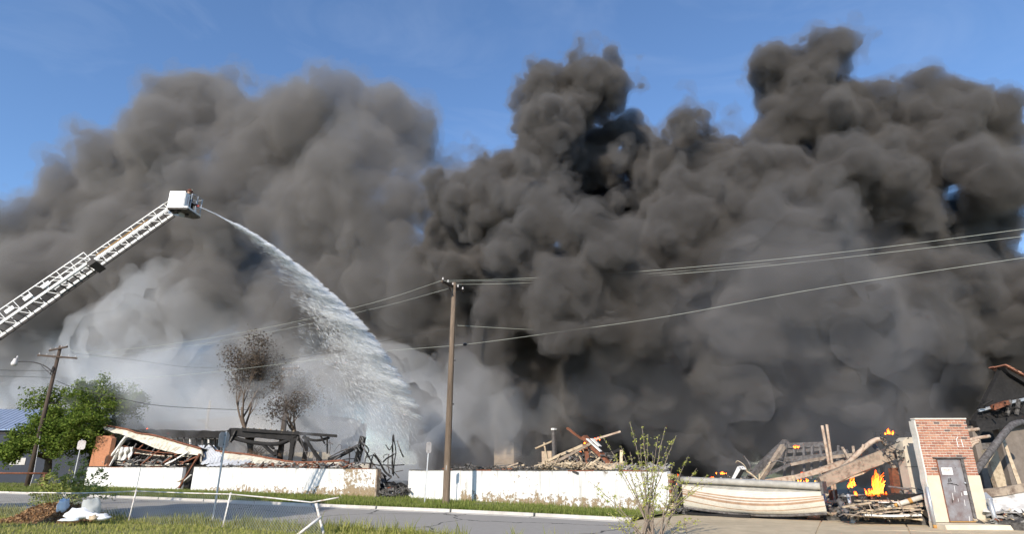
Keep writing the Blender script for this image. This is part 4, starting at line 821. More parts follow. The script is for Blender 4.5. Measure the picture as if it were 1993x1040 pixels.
for xa, xb in ((1893, 1900), (1915, 1928), (1968, 2140)):
    a, b = atY(xa, 940, YB).x, atY(xb, 940, YB).x; MB().box(((a + b) / 2, YB + .16, zc / 2), ((b - a) / 2, 0, 0), (0, .17, 0), (0, 0, zc / 2)).build('pier', 'tan_brick', t)
MB().box((le.x + 3, YB + 5, zc / 2), (4.5, 0, 0), (0, .15, 0), (0, 0, zc / 2)).build('back_wall', 'char', t)
boards(t, [(atY(1905, 800, YB - .2), atY(2010, 775, YB - .2), .1, .12, 'galv', 'gutter'), (atY(1896, 830, YB - .1), atY(2010, 815, YB - .1), .4, .5, 'char', 'lintel_beam'), (atY(1905, 870, YB + .6), atY(2010, 862, YB + .6), .2, .3, 'steel_burnt', 'lintel_beam'), (atY(1960, 810, YB - .3), atY(1966, 780, YB - .3), .12, .1, 'char_grey', 'stud'), (atY(1978, 808, YB - .3), atY(1982, 778, YB - .3), .12, .1, 'char_grey', 'stud'), (atY(1930, 795, YB - .3), atY(1960, 785, YB - .3), .3, .2, 'rust', 'torn_eave')])
rubble_bits(t, lambda: atY(rnd(1905, 2000), rnd(780, 815), YB - rnd(.05, .5)), 60, .06, 'char', 'hanging_char')
t = thing('leaning_pipe', atY(1935, 960, 24), 'thick grey pipe leaning up to the right behind the brick wall', 'pipe'); t.location.z = 0
bent(t, 'pipe', [atY(1890, 930, 23.0), atY(1920, 890, 23.6), atY(1950, 850, 24.2), atY(1966, 832, 24.6), atY(1978, 825, 24.9), atY(1990, 823, 25.2)], .13, 'steel_burnt', 10)
t = thing('curved_rails', atY(1900, 960, 24), 'curved rusty rails sticking out beside the brick wall', 'rails'); t.location.z = 0
for p in ([(1876, 862), (1895, 855), (1926, 850)], [(1878, 870), (1895, 860), (1905, 858)], [(1884, 880), (1893, 866), (1903, 861)], [(1872, 840), (1905, 836)]): bent(t, 'rail', [atY(a, b, 23.4) for a, b in p], .07, 'rust_light')
t = thing('tan_pole', atY(1985, 960, 24.6), 'thin tan wooden pole leaning inside the burnt bay', 'pole'); t.location.z = 0
boards(t, [(atY(1984, 945, 24.4), atY(1952, 855, 25.4), .12, .12, 'tan_plank', 'pole'), (atY(1948, 950, 26), atY(1925, 875, 26), .45, .25, 'tan_plank', 'scorched_stud')])
# fallen white panel with its grey rail
t = thing('fallen_cladding', atY(1965, 1000, 21.6), 'white blistered panel fallen under a grey rail by the door wall', 'panel'); t.location.z = 0
M['blister'] = mat('blistered_white', (.66, .64, .60), .7, .2, 2.3, col2=(.22, .19, .16), mix=.37, bump=.3)
mb = MB().grid(lambda u, v: atY(lerp(1914, 2080, u), lerp(965 - 16 * u, 997 - 12 * u + 8 * math.sin(u * 3), v), 22.6 - .9 * v - .3 * math.sin(u * 3)), 20, 8, Vector((0, .04, 0))); mb.rough(.04, 6, 2); mb.build('sheet', 'blister', t)
boards(t, [(atY(1908, 962, 22.3), atY(1955, 957, 22.3), .16, .26, 'grey_plank', 'rail'), (atY(1955, 957, 22.3), atY(2080, 925, 22.3), .16, .26, 'grey_plank', 'rail'), (atY(1912, 965, 22.2), atY(1925, 978, 21.9), .24, .2, 'galv', 'bracket')])
t = thing('scrap_pile', atY(1965, 1020, 21.8), 'rusty scrap and burnt boards heaped at the foot of the white panel', 'scrap'); t.location.z = 0
boards(t, [(atY(1925, 1005, 22), atY(2050, 1012, 22), .16, .14, 'steel_burnt'), (atY(1938, 1012, 21.8), atY(2050, 1022, 21.7), .2, .06, 'rust'), (atY(1935, 990, 22.3), atY(2040, 1002, 22.3), .4, .08, 'char'), (atY(1940, 1020, 21.6), atY(1990, 1028, 21.4), .14, .05, 'white_board'), (atY(1950, 1016, 21.6), atY(2030, 1018, 21.5), .1, .04, 'pipe_rust'), (atY(1932, 1018, 21.8), atY(1960, 1000, 22), .1, .06, 'white_board')])
rubble_bits(t, lambda: atY(rnd(1928, 2060), rnd(995, 1026), rnd(21.5, 22.4)), 220, .07, 'ash'); rubble_bits(t, lambda: atY(rnd(1928, 2060), rnd(1000, 1024), rnd(21.5, 22.4)), 120, .07, 'rust', 'rust_bits')
flame(atY(1975, 1012, 21.9), .5, .12, 'embers glowing in the scrap under the white panel', 51, 4)

# ------------------------------------------------------------------ poles, wires, signs
def crossarm(parent, a, b, w=.11, h=.13, m='pole_dark', pins=4, name='crossarm'):
    arm = MB().bar(a, b, w, h).build(name, m, parent)
    for k in range(pins):
        p = Vector(a).lerp(Vector(b), .04 + .92 * k / max(1, pins - 1)); MB().lathe([(.018, .05), (.018, .12), (.055, .12), (.06, .16), (.035, .18), (.05, .21), (.02, .26)], p, (0, 0, 1), 8).build('insulator', 'porcelain', arm)
    return arm
PC = gnd(868, 980, .10); PT = atY(884, 551, PC.y)
t = thing('utility_pole', PC, 'tall bare wooden utility pole in front of the longest white wall', 'utility pole', 'utility poles')
MB().tube([PC - Vector((0, 0, .4)), PC + Vector((0, 0, .05)), PC.lerp(PT, .3), PC.lerp(PT, .65), PT], [.20, .20, .18, .155, .13], 14).rough(.008, 3, 2).build('shaft', 'pole_wood', t, True)
zc_ = PT.z - .25; A1, B1 = gnd(858, 549, zc_), gnd(900, 569, zc_)
mid = (A1 + B1) / 2; sh = Vector((PT.x, PT.y - .17, 0)) - Vector((mid.x, mid.y, 0)); A1, B1 = A1 + sh * .6, B1 + sh * .6
crossarm(t, A1, B1, pins=5)
for f in (.25, .75): MB().bar(A1.lerp(B1, f), PC.lerp(PT, .93) + Vector((0, -.15, 0)), .03, .02).build('brace', 'black_iron', t)
for f, d in ((.42, .13), (.62, .1)): MB().lathe([(.03, 0), (.03, .07), (.05, .1)], PC.lerp(PT, f) + Vector((.14, -.05, 0)), (1, -.3, 0), 8).build('bolt', 'black_iron', t)
MB().box(PC.lerp(PT, .145) + Vector((-.02, -.18, 0)), (.03, 0, 0), (0, .006, 0), (0, 0, .12)).build('number_tag', 'galv', t)

LP = gnd(52, 948); LT = atY(118, 674, LP.y)
t = thing('utility_pole', LP, 'dark utility pole with two crossarms and a street lamp beside the green tree', 'utility pole', 'utility poles')
MB().tube([LP - Vector((0, 0, .4)), LP.lerp(LT, .4), LT], [.23, .2, .15], 12).build('shaft', 'pole_dark', t, True)
y_ = LP.y - .2
ca, cb = atY(73, 692, y_), atY(150, 698, y_); crossarm(t, ca, cb, .14, .16, pins=6)
da, db = atY(96, 683, y_ + .9), atY(131, 675.5, y_ - .9); crossarm(t, da, db, .14, .16, pins=4)
for f in (.3, .7): MB().bar(ca.lerp(cb, f), LP.lerp(LT, .90) + Vector((0, -.2, 0)), .04, .03).build('brace', 'black_iron', t)
arm_pts = [atY(105, 728, y_), atY(92, 716, y_), atY(75, 708, y_), atY(55, 704.5, y_), atY(36, 704.5, y_)]
lamp = bent(t, 'lamp_arm', arm_pts, .05, 'black_iron', 8); bent(t, 'lamp_stay', [atY(104, 734, y_), atY(80, 712, y_)], .025, 'black_iron')
MB().lathe([(.05, .32), (.16, .28), (.2, .05), (.26, -.05), (.3, -.25), (.26, -.42), (.1, -.46)], atY(29, 704, y_), (0, 0, 1), 12).build('lamp_head', 'porcelain', lamp, True); MB().lathe([(.07, 0), (.07, .18), (.03, .22)], atY(32, 702, y_) + Vector((0, 0, .25)), (0, 0, 1), 8).build('photocell', 'porcelain', lamp)
for k in range(3): MB().lathe([(.05, 0), (.07, .1), (.05, .3), (.02, .35)], atY(98 + k * 2, 730 - k * 5, y_ - .1), (0, 0, 1), 8).build('fuse_holder', 'black_iron', t)
MB().tube([atY(57, 950, y_ - 1), atY(66, 922, y_ - .6), atY(78, 850, y_)], .012, 5).build('guy_wire', 'galv', t)

BPd = 8.5; bp = XL(553, 838, BPd); bt = XL(566, 716, BPd); bp.z = 0; bp.x -= .1
t = thing('utility_pole', bp, 'dark distant utility pole standing in thin smoke behind the charred canopy', 'utility pole', 'utility poles')
MB().tube([bp, bp.lerp(bt, .5), bt], [.3, .26, .2], 10).build('shaft', 'pole_dark', t, True)
for k, (x0_, x1_, yy) in enumerate(((549, 582, 717), (549, 570, 734))): crossarm(t, XL(x0_, yy + 2, BPd - .3), XL(x1_, yy, BPd - .3), .16, .18, pins=3)
q = XL(403, 840, 14); qt = XL(409, 781, 14); q.z = 0
t = thing('distant_post', q, 'pale leaning post far behind above the flat tan building', 'post'); MB().tube([q, qt], [.2, .16], 8).build('shaft', 'tan_plank', t, True); MB().lathe([(.17, 0), (.05, .12)], qt, (0, 0, 1), 8).build('tip', 'tan_plank', t)

def smooth(pts, n=10):
    out = []
    for i in range(len(pts) - 1):
        p0, p1, p2, p3 = pts[max(i - 1, 0)], pts[i], pts[i + 1], pts[min(i + 2, len(pts) - 1)]
        for j in range(n):
            t_ = j / n; out.append(0.5 * ((2 * p1) + (p2 - p0) * t_ + (2 * p0 - 5 * p1 + 4 * p2 - p3) * t_ * t_ + (3 * p1 - p0 - 3 * p2 + p3) * t_ ** 3))
    return out + [pts[-1]]
def wire(pts, r, m, label):
    o = MB().tube(smooth([atY(*p) for p in pts], 8), r, 5).build_at('overhead_cable', m, True); return tag(o, label, 'cable', 'overhead cables')
yA, yB = A1.y, B1.y
wire([(858, 547, yA), (1000, 543, 35), (1200, 532, 33), (1450, 511, 30.5), (1700, 484, 28), (1993, 446, 25), (2150, 424, 23.5)], .010, 'wire', 'topmost pale cable running right from the end of the pole crossarm')
wire([(885, 554, yB), (1000, 552, 36), (1200, 542, 34), (1450, 522, 31.5), (1700, 495, 29), (1993, 460, 26), (2150, 439, 24.5)], .010, 'wire', 'second pale cable running right just under the topmost one')
wire([(866, 549, yA + .4), (1000, 546, 35.4), (1200, 538, 33.5), (1500, 513, 30)], .006, 'wire', 'very thin cable between the two pale cables')
wire([(150, 742, 58), (300, 735, 52), (440, 722, 48), (620, 700, 43), (750, 684, 39.5), (905, 671, 36), (1100, 645, 33), (1300, 616, 30.5), (1600, 561, 27), (1993, 502, 23.5), (2150, 478, 22)], .0095, 'wire', 'long cable passing below the pole top across the whole site')
wire([(890, 634, 36), (1050, 643, 36.5), (1300, 654, 37), (1600, 656, 38), (1993, 650, 38.5), (2150, 645, 39)], .010, 'wire', 'thin slack cable running right at mid height of the bare pole')
wire([(858, 547, yA), (760, 580, 37.5), (660, 607, 40), (560, 630, 43), (430, 655, 47), (285, 676, 52), (160, 687, 58), (132, 676, 61)], .010, 'wire', 'upper pale cable falling left from the crossarm to the dark pole')
wire([(873, 562, yB), (780, 588, 37.5), (690, 610, 40), (560, 640, 43.5), (430, 664, 48), (285, 686, 53), (148, 697, 60)], .008, 'wire', 'lower pale cable falling left under the upper one')
wire([(876, 640, 36), (800, 654, 38), (735, 667, 40), (620, 690, 44), (500, 708, 48), (380, 716, 52), (250, 700, 57), (140, 688, 61)], .010, 'wire_dark', 'thin dark cable leaving the bare pole at mid height towards the left')
wire([(110, 742, 61), (150, 757, 60), (220, 773, 60), (300, 789, 61), (400, 796, 63), (480, 798, 64), (560, 795, 66)], .03, 'wire_dark', 'black sagging cable from the dark pole across the green tree')
wire([(562, 796, 66), (620, 806, 70), (720, 821, 80), (860, 832, 90)], .02, 'wire_dark', 'faint dark cable sagging right from the distant pole')
wire([(108, 722, 61), (60, 722, 58), (0, 721, 55), (-120, 716, 50)], .018, 'wire_dark', 'dark cable leaving left just below the street lamp')
wire([(108, 736, 61), (50, 734, 58), (0, 733, 55), (-120, 731, 50)], .018, 'wire_dark', 'second dark cable leaving left below the street lamp')
o = MB().lathe([(.05, -.12), (.09, -.05), (.09, .05), (.05, .12)], atY(905, 671, 36), (1, -.2, .05), 8).build_at('cable_damper', 'black_iron'); tag(o, 'small dark damper clipped on the long cable beside the bare pole', 'cable damper')

def road_sign(base, top, plate_c, hw, hh, facing, label, m='galv', tilt=0):
    t = thing('road_sign', base, label, 'road sign', 'roadside signs seen from behind')
    MB().bar(base - Vector((0, 0, .2)), top, .06, .045, (0, 1, 0)).build('post', 'galv', t)
    x = Vector((math.cos(facing), math.sin(facing), 0)); y = Vector((-x.y, x.x, 0))
    pl = MB(); n = 16; ring = []
    for k in range(n):   # rounded rectangle plate
        a = 2 * math.pi * (k + .5) / n; cx = max(-1, min(1, 1.25 * math.cos(a))); cz = max(-1, min(1, 1.25 * math.sin(a))); ring.append(plate_c + x * hw * cx + Vector((0, 0, hh * cz)))
    pl.prism(ring, y * .012); plate = pl.build('plate', m, t)
    for z in (-.6, .6): MB().lathe([(.02, 0), (.02, .02)], plate_c + Vector((0, 0, hh * z)) - y * .012, -y, 6).build('bolt', 'black_iron', plate)
    return t
M['sign_back'] = mat('weathered_sign_back', (.30, .29, .29), .6, .35, 3, col2=(.20, .14, .12), mix=.4, metal=.3, bump=.05); M['sign_pale'] = mat('pale_sign_back', (.50, .47, .46), .6, .25, 5, col2=(.33, .25, .22), mix=.42, bump=.05)
b = gnd(826, 982); tp = atY(835, 863, b.y); road_sign(b, tp, atY(834.5, 872, b.y - .04), .15, .30, .1, 'small dark sign back on a thin post left of the bare pole', 'sign_back')
b = gnd(414, 1014); tp = atY(441, 841, b.y); road_sign(b, tp, atY(436, 857, b.y - .05), .30, .30, 1.33, 'tall steel sign post with its plate seen edge-on by the chain-link fence', 'galv')
b = gnd(139, 950); tp = atY(160, 856, b.y); road_sign(b, tp, atY(158.5, 867, b.y - .06), .36, .42, .12, 'pale sign back with rust marks in front of the brick pier', 'sign_pale')

# ------------------------------------------------------------------ chain-link fence, partly fallen
FA = [(-60, 1003, 958), (250, 1016, 957), (433, 1028, 963)]
t = thing('chain_link_fence', gnd(250, 1016), 'sagging white chain-link fence with bent rails along the grass', 'fence')
fp = [gnd(-130, 1003), gnd(250, 1016), gnd(433, 1028), gnd(630, 1041)]; ft = [atY(-118, 961, fp[0].y), atY(265, 957, fp[1].y), atY(449, 963, fp[2].y), atY(612, 982, fp[3].y)]
for k in range(4):
    if k == 3: bent(t, 'post', [fp[3], fp[3].lerp(ft[3], .5) + Vector((.03, 0, 0)), ft[3] + Vector((.05, 0, .02))], .045, 'fence_paint', 10)
    else: MB().tube([fp[k] - Vector((0, 0, .1)), ft[k] + Vector((0, 0, .06))], .030, 10).build('post', 'fence_paint', t, True)
MB().tube([fp[1].lerp(ft[1], .8), atY(274, 912, fp[1].y)], .012, 6).build('barbed_arm', 'galv', t)
r1 = [ft[0], atY(60, 960, lerp(fp[0].y, fp[1].y, .45)), atY(160, 961, lerp(fp[0].y, fp[1].y, .7)), ft[1]]; bent(t, 'top_rail', r1, .022, 'fence_paint', 8)
bent(t, 'top_rail', [ft[1], ft[1].lerp(ft[2], .5) + Vector((0, 0, -.01)), ft[2]], .022, 'fence_paint', 8)
MB().tube([ft[2], ft[2].lerp(ft[3], .5) + Vector((0, 0, .03)), atY(606, 979, fp[3].y)], .023, 8).build('top_rail', 'fence_paint', t, True); MB().tube([atY(606, 979, fp[3].y), atY(659, 969.5, fp[3].y - .2)], .023, 8).build('top_rail', 'fence_paint', t, True)
MB().tube([gnd(575, 1046), atY(625, 1007, fp[3].y - .3)], .045, 8).build('fallen_post', 'fence_paint', t, True)
# woven mesh
mb = MB(); CW = .13
for k in range(3):
    a0, a1, b0, b1 = fp[k], fp[k + 1], ft[k], ft[k + 1]; L = (a1 - a0).length; H = 1.02; n = int(L / CW)
    def pt(s, h): 
        f = s / L; p = a0.lerp(a1, f).lerp(b0.lerp(b1, f), h); return p + Vector((0, .04 * math.sin(s * 1.7 + h * 3), -.02 - .05 * math.sin(math.pi * f) * h))
    m_ = int(H / CW)
    for i in range(-m_, n + 1):
        for sgn in (0, 1):
            prev = None
            for j in range(m_ + 1):
                s = (i + j) * CW if sgn == 0 else (i + m_ - j) * CW
                if 0 <= s <= L:
                    q = pt(s, j / m_)
                    if prev is not None: mb.tube([prev, q], .0042, 3, False)
                    prev = q
                else: prev = None
o = mb.build('woven_mesh', 'galv', t); o['kind'] = 'stuff'
tp_ = MB().tube([gnd(-200, 985), atY(-40, 921.5, 52), atY(92, 922.5, 56)], .06, 8)
rl = thing('pipe_rail', gnd(30, 950), 'dark red pipe barrier rail in front of the blue-roofed building', 'rail'); y0_ = 57.0
MB().tube([atY(-140, 921, y0_), atY(0, 922, y0_), atY(92, 922.5, y0_)], .085, 8).build('rail', 'rust', rl, True)
for x in (-100, 88): p = atY(x, 922, y0_); MB().tube([Vector((p.x, p.y, -.1)), p], .07, 8).build('post', 'rust', rl, True)

# ------------------------------------------------------------------ buildings behind
M['blue_roof'] = mat('blue_metal_roof', (.25, .32, .47), .4, .12, 6, metal=.2, bump=.05); M['shaded_cladding'] = mat('dark_blue_shaded_cladding', (.028, .036, .055), .6, .25, 3, bump=.1); M['window_pale'] = mat('pale_window_panel', (.55, .53, .50), .5, .2, 3, bump=.05)  # cladding: dark blue, lowered further to put the wall's shade into the colour
Yb = 72.0
bl_ = thing('metal_building', (atY(0, 940, Yb).x, Yb, 0), 'dark cladded shed with bright blue ribbed metal roof behind the tree', 'shed')
xa, xb = atY(-220, 900, Yb).x, atY(172, 900, Yb).x; ze = atY(0, 838, Yb).z; zr = atY(0, 799, Yb + 5).z
MB().box(((xa + xb) / 2, Yb + 5, ze / 2), ((xb - xa) / 2, 0, 0), (0, 5, 0), (0, 0, ze / 2)).build('cladding', 'shaded_cladding', bl_)
rf = MB().prism([(xa - .4, Yb - .5, ze - .05), (xa - .4, Yb + 5, zr), (xa - .4, Yb + 10.5, ze - .05), (xa - .4, Yb + 10.5, ze + .05), (xa - .4, Yb + 5, zr + .12), (xa - .4, Yb - .5, ze + .07)], (xb - xa + .8, 0, 0)).build('roof', 'blue_roof', bl_)
x = xa
while x < xb: MB().bar((x, Yb - .5, ze + .09), (x, Yb + 5, zr + .14), .07, .07).build('roof_rib', 'blue_roof', rf); x += .62
MB().box((atY(34, 898, Yb).x, Yb - .03, atY(34, 899, Yb).z), (.95, 0, 0), (0, .03, 0), (0, 0, .38)).build('window', 'window_pale', bl_)
MB().box((atY(10, 843, Yb).x, Yb - .05, atY(10, 843, Yb).z), (.8, 0, 0), (0, .05, 0), (0, 0, .14)).build('vent', 'black_iron', bl_)
M['tan_wall'] = mat('tan_render', (.50, .42, .33), .9, .15, 1, bump=.1)
fr_ = FL; d = 17
tb = thing('flat_roof_building', FL.w(FL.s(XL(440, 840, d)), d, 0), 'long flat-roofed tan building beyond the burnt canopy', 'building')
segs = [(255, 303, 823), (303, 565, 816), (565, 580, 822), (580, 592, 828)]
for k, (xa_, xb_, yy) in enumerate(segs):
    s0, s1 = FL.s(XL(xa_, yy, d)), FL.s(XL(xb_, yy, d)); z = XL(440, yy, d).z
    MB().box(FL.w((s0 + s1) / 2, d + 5, z / 2), FL.e * ((s1 - s0) / 2), FL.n * 5, Vector((0, 0, z / 2))).build('wall', 'tan_wall', tb); MB().box(FL.w((s0 + s1) / 2, d + 5, z + .1), FL.e * ((s1 - s0) / 2 - .03 + .1 * (k == 1)), FL.n * 5.08, Vector((0, 0, .1))).build('parapet', 'block', tb)

# ------------------------------------------------------------------ trees and shrubs
def limb(mb, p, d, L, r, depth, rs, tips, spread=.6, up=.15, n=4, kids=(2, 3), shrink=.72):
    pts, rads = [p.copy()], [r]; q = p.copy(); dd = d.normalized()
    for k in range(n):
        dd = (dd + Vector((rs.uniform(-1, 1), rs.uniform(-1, 1), rs.uniform(-.6, 1))) * .16 + Vector((0, 0, up * .2))).normalized(); q = q + dd * L / n; pts.append(q.copy()); rads.append(r * (1 - .45 * (k + 1) / n))
    mb.tube(pts, rads, 6 if depth > 2 else 4, False)
    if depth <= 0: tips.append((pts[-1], dd)); tips.append((pts[-2], dd)); return
    for k in range(rs.randint(*kids) + 1):
        i = rs.randint(max(1, n - 2), n); ax = dd.orthogonal(); ax.rotate(Quaternion(dd, rs.uniform(0, 6.28))); nd = (dd + ax * rs.uniform(.5, 1.0) * spread * 1.5 + Vector((0, 0, up))).normalized()
        limb(mb, pts[i], nd, L * shrink * rs.uniform(.75, 1.15), rads[i] * .68, depth - 1, rs, tips, spread, up, n, kids, shrink)
def leaf(mb, p, s, rs, droop=None):
    a = Vector((rs.uniform(-1, 1), rs.uniform(-1, 1), rs.uniform(-.7, .7))).normalized(); b = a.orthogonal(); b.rotate(Quaternion(a, rs.uniform(0, 6.28))); l, w = s * rs.uniform(.7, 1.4), s * rs.uniform(.35, .6)
    i = len(mb.v); mb.v += [p, p + a * l * .5 + b * w * .5, p + a * l, p + a * l * .5 - b * w * .5]; mb.f.append((i, i + 1, i + 2, i + 3))
def tree(name, base, label, cat, h, L, r, depth, leafm, nleaf, lsize, cl, seed, lean=(0, 0, 1), bark='bare_bark', spread=.6, up=.15, clip=None, group=None, starts=1, kids=(2, 3)):
    rs = random.Random(seed); t = thing(name, base, label, cat, group); mb = MB(); tips = []; base = Vector(base)
    top = base + Vector(lean) * h; 
    if h > 0.3: mb.tube([base - Vector((0, 0, .3)), base.lerp(top, .5) + Vector((rs.uniform(-.1, .1), 0, 0)), top], [r * 1.25, r, r * .85], 8)
    for k in range(starts): limb(mb, base.lerp(top, .75 + .25 * k / starts), Vector((math.cos(k * 6.28 / starts + seed) * spread * 1.4, math.sin(k * 6.28 / starts + seed) * spread * 1.4, 1)), L, r * .75, depth, rs, tips, spread, up, kids=kids)
    mb.build('trunk', bark, t, True)
    if nleaf:
        lb = MB()
        if clip: tips = [q for q in tips if clip(q[0])]
        for k in range(nleaf):
            p, d_ = rs.choice(tips); leaf(lb, p + Vector((rs.gauss(0, cl), rs.gauss(0, cl), rs.gauss(0, cl * .7))), lsize, rs)
        lb.build('crown', leafm, t)
    return t
M['leaf_green'] = leaf_mat('fresh_leaves', (.06, .105, .018), (.21, .27, .055)); M['leaf_brown'] = leaf_mat('scorched_leaves', (.075, .062, .05), (.15, .12, .095)); M['leaf_pale'] = leaf_mat('thin_spring_leaves', (.22, .22, .10), (.36, .33, .17)); M['leaf_bud'] = leaf_mat('yellow_green_buds', (.30, .34, .06), (.52, .52, .16)); M['leaf_shrub'] = leaf_mat('shrub_leaves', (.20, .25, .055), (.42, .44, .15))
# large green tree beside the dark pole
rs = random.Random(5); base = Vector((-49.5, 66.5, 0)); t = thing('green_tree', base, 'wide green leafy tree beside the dark utility pole', 'tree')
mb = MB(); tips = []
mb.tube([base - Vector((0, 0, .3)), base + Vector((.3, 0, 1.6)), base + Vector((.1, 0, 3))], [.45, .36, .3], 8)
CR = [(120, 785, 55, 0), (88, 822, 34, -1), (190, 790, 50, 0), (235, 785, 38, 1), (150, 830, 60, -1.5), (60, 855, 36, -1), (205, 830, 42, 1), (255, 778, 24, 1), (110, 860, 42, -1.2), (165, 768, 30, 1), (30, 868, 24, -1), (180, 862, 34, 0), (20, 885, 20, -1)]
lb = MB()
for (px, py, rr, dy) in CR:
    c = atY(px, py, 66 + dy * 2); R = rr * 66 / FPX / .92
    mid_ = base + Vector((0, 0, 2.6)); mb.tube([mid_, mid_.lerp(c, .55) + Vector((0, 0, .4)), c], [.16, .1, .03], 5)
    for k in range(24):
        d = Vector((rs.gauss(0, 1), rs.gauss(0, 1), rs.gauss(0, .8))).normalized(); e = c + d * R * rs.uniform(.45, 1.08); mb.tube([c + d * R * .05, c.lerp(e, .6) + Vector((0, 0, .1)), e], [.035, .02, .008], 4, False)
        for j in range(int(40 + 34 * R)):
            f = rs.uniform(.35, 1.1); leaf(lb, c.lerp(e, f) + Vector((rs.gauss(0, .30), rs.gauss(0, .30), rs.gauss(0, .2))) * (.5 + .5 * R / 2.5), .27, rs)
mb.build('trunk', 'bare_bark', t, True); lb.build('crown', 'leaf_green', t)
tree('spring_tree', (atY(45, 900, 88).x, 88, 0), 'thin pale tree just coming into leaf above the blue roof', 'tree', 4.0, 3.6, .28, 4, 'leaf_pale', 2600, .20, .35, 8, spread=.55)
tree('spring_tree', (atY(-40, 900, 92).x, 92, 0), 'pale budding tree half out of view beyond the blue roof', 'tree', 4.0, 3.6, .28, 4, 'leaf_pale', 2200, .20, .35, 18, spread=.55)
def PL(px, d): p = XL(px, 880, d); p.z = 0; return p
tree('scorched_tree', PL(487, 8), 'tall brown scorched tree looming in the pale smoke', 'tree', 4.6, 4.4, .3, 4, 'leaf_brown', 6500, .2, .55, 3, spread=.36, up=.35, group=None)
tree('scorched_tree', PL(595, 9), 'faint brown scorched tree right of the distant pole', 'tree', 4.6, 3.6, .25, 4, 'leaf_brown', 4200, .2, .6, 4, spread=.5, up=.25)
tree('bare_tree', PL(522, 7.5), 'small leafless spreading tree in front of the distant pole', 'tree', 1.6, 1.7, .16, 5, None, 0, 0, 0, 9, spread=.75, up=.1)
tree('bare_tree', PL(478, 7), 'small leafless tree left of the spreading bare one', 'tree', 1.6, 1.6, .13, 4, None, 0, 0, 0, 12, spread=.7, up=.1)
# budding bush in front, right of centre: stems traced one by one
B0 = gnd(1266, 1056); rs = random.Random(21); t = thing('budding_bush', B0, 'tall thin budding bush with yellow-green leaves by the road', 'bush'); lb = MB()
STEMS = [(1226, 822), (1250, 830), (1295, 832), (1316, 848), (1281, 850), (1262, 846), (1245, 866), (1208, 868), (1172, 850), (1340, 888), (1225, 880), (1142, 936), (1160, 960), (1356, 912), (1390, 936), (1378, 925), (1180, 1000), (1175, 1022), (1310, 900), (1270, 880), (1300, 870), (1195, 900), (1330, 930), (1360, 1015), (1290, 950), (1240, 930)]
for k, (x, y) in enumerate(STEMS):
    Y = B0.y + rs.uniform(-.8, .8); e = atY(x, y, Y); b = B0 + Vector((rs.uniform(-.28, .28), rs.uniform(-.15, .15), -.1)); L = (e - b).length
    ctrl = b.lerp(e, .45) + Vector((-(e.x - b.x) * .12, rs.uniform(-.1, .1), .12 * abs(e.x - b.x)))
    pts = [(b * (1 - f) ** 2 + ctrl * 2 * f * (1 - f) + e * f * f) + Vector((rs.gauss(0, .012), rs.gauss(0, .012), 0)) for f in [i / 10 for i in range(11)]]
    r0 = .007 + .0055 * min(L, 3.5); mb = MB().tube(pts, [r0 * (1 - .8 * i / 10) for i in range(11)], 6)
    for j in range(rs.randint(5, 9)):
        i = rs.randint(4, 9); d = Vector((rs.uniform(-1, 1), rs.uniform(-1, 1), rs.uniform(.1, 1.1))).normalized(); l = rs.uniform(.15, .55) * (1.2 - i / 11); q = pts[i] + d * l; mb.tube([pts[i], pts[i].lerp(q, .5) + Vector((0, 0, .02)), q], [.006, .004, .0025], 4)
        for c_ in range(rs.randint(1, 3)):
            c0 = pts[i].lerp(q, rs.uniform(.4, 1)); [leaf(lb, c0 + Vector((rs.gauss(0, .022),) * 3), .055, rs) for _ in range(rs.randint(3, 6))]
    mb.build('stem', 'stem', t, True)
    for j in range(int(8 + L * 3)):
        f = rs.uniform(.45, 1); i = min(int(f * 10), 9); c0 = pts[i].lerp(pts[i + 1], f * 10 - i); [leaf(lb, c0 + Vector((rs.gauss(0, .03), rs.gauss(0, .03), rs.gauss(0, .03))), .055, rs) for _ in range(rs.randint(2, 5))]
lb.build('foliage', 'leaf_bud', t)
# leafy shrub growing through the fence on the left
S0 = gnd(112, 1000); t = thing('leafy_shrub', S0, 'light green leafy shrub growing through the chain-link fence', 'shrub'); lb = MB(); rs = random.Random(31)
for k, (x, y) in enumerate([(112, 905), (140, 900), (168, 893), (95, 920), (75, 935), (190, 918), (205, 930), (130, 925), (155, 915), (100, 945), (65, 958), (175, 940), (200, 955), (120, 940), (145, 950), (60, 975), (90, 965), (230, 965), (215, 945), (80, 985)]):
    Y = S0.y + rs.uniform(-.6, .9); e = atY(x, y, Y); b = S0 + Vector((rs.uniform(-.5, .6), rs.uniform(-.2, .3), -.05)); pts = [b.lerp(e, f) + Vector((rs.gauss(0, .03), rs.gauss(0, .03), .12 * math.sin(f * 3.14))) for f in [i / 6 for i in range(7)]]
    mb = MB().tube(pts, [.014 * (1 - .75 * i / 6) for i in range(7)], 5)
    for j in range(36):
        f = rs.uniform(.25, 1); i = min(int(f * 6), 5); c0 = pts[i].lerp(pts[i + 1], f * 6 - i) + Vector((rs.gauss(0, .09), rs.gauss(0, .09), rs.gauss(0, .07)))
        if j < 5: mb.tube([pts[i], c0], [.005, .003], 3, False)
        [leaf(lb, c0 + Vector((rs.gauss(0, .04), rs.gauss(0, .04), rs.gauss(0, .03))), .12, rs) for _ in range(rs.randint(3, 8))]
    mb.build('stem', 'stem', t, True)
lb.build('foliage', 'leaf_shrub', t)
tree('thorn_shrub', gnd(590, 1034), 'small brown twiggy thorn shrub at the fence end', 'shrub', .1, .28, .012, 3, None, 0, 0, 0, 14, bark='stem', spread=.8, starts=4)
tree('thorn_shrub', gnd(622, 1014), 'dry twig bunch caught on the leaning fence post', 'shrub', .1, .35, .010, 3, None, 0, 0, 0, 15, bark='stem', spread=.5, starts=3)

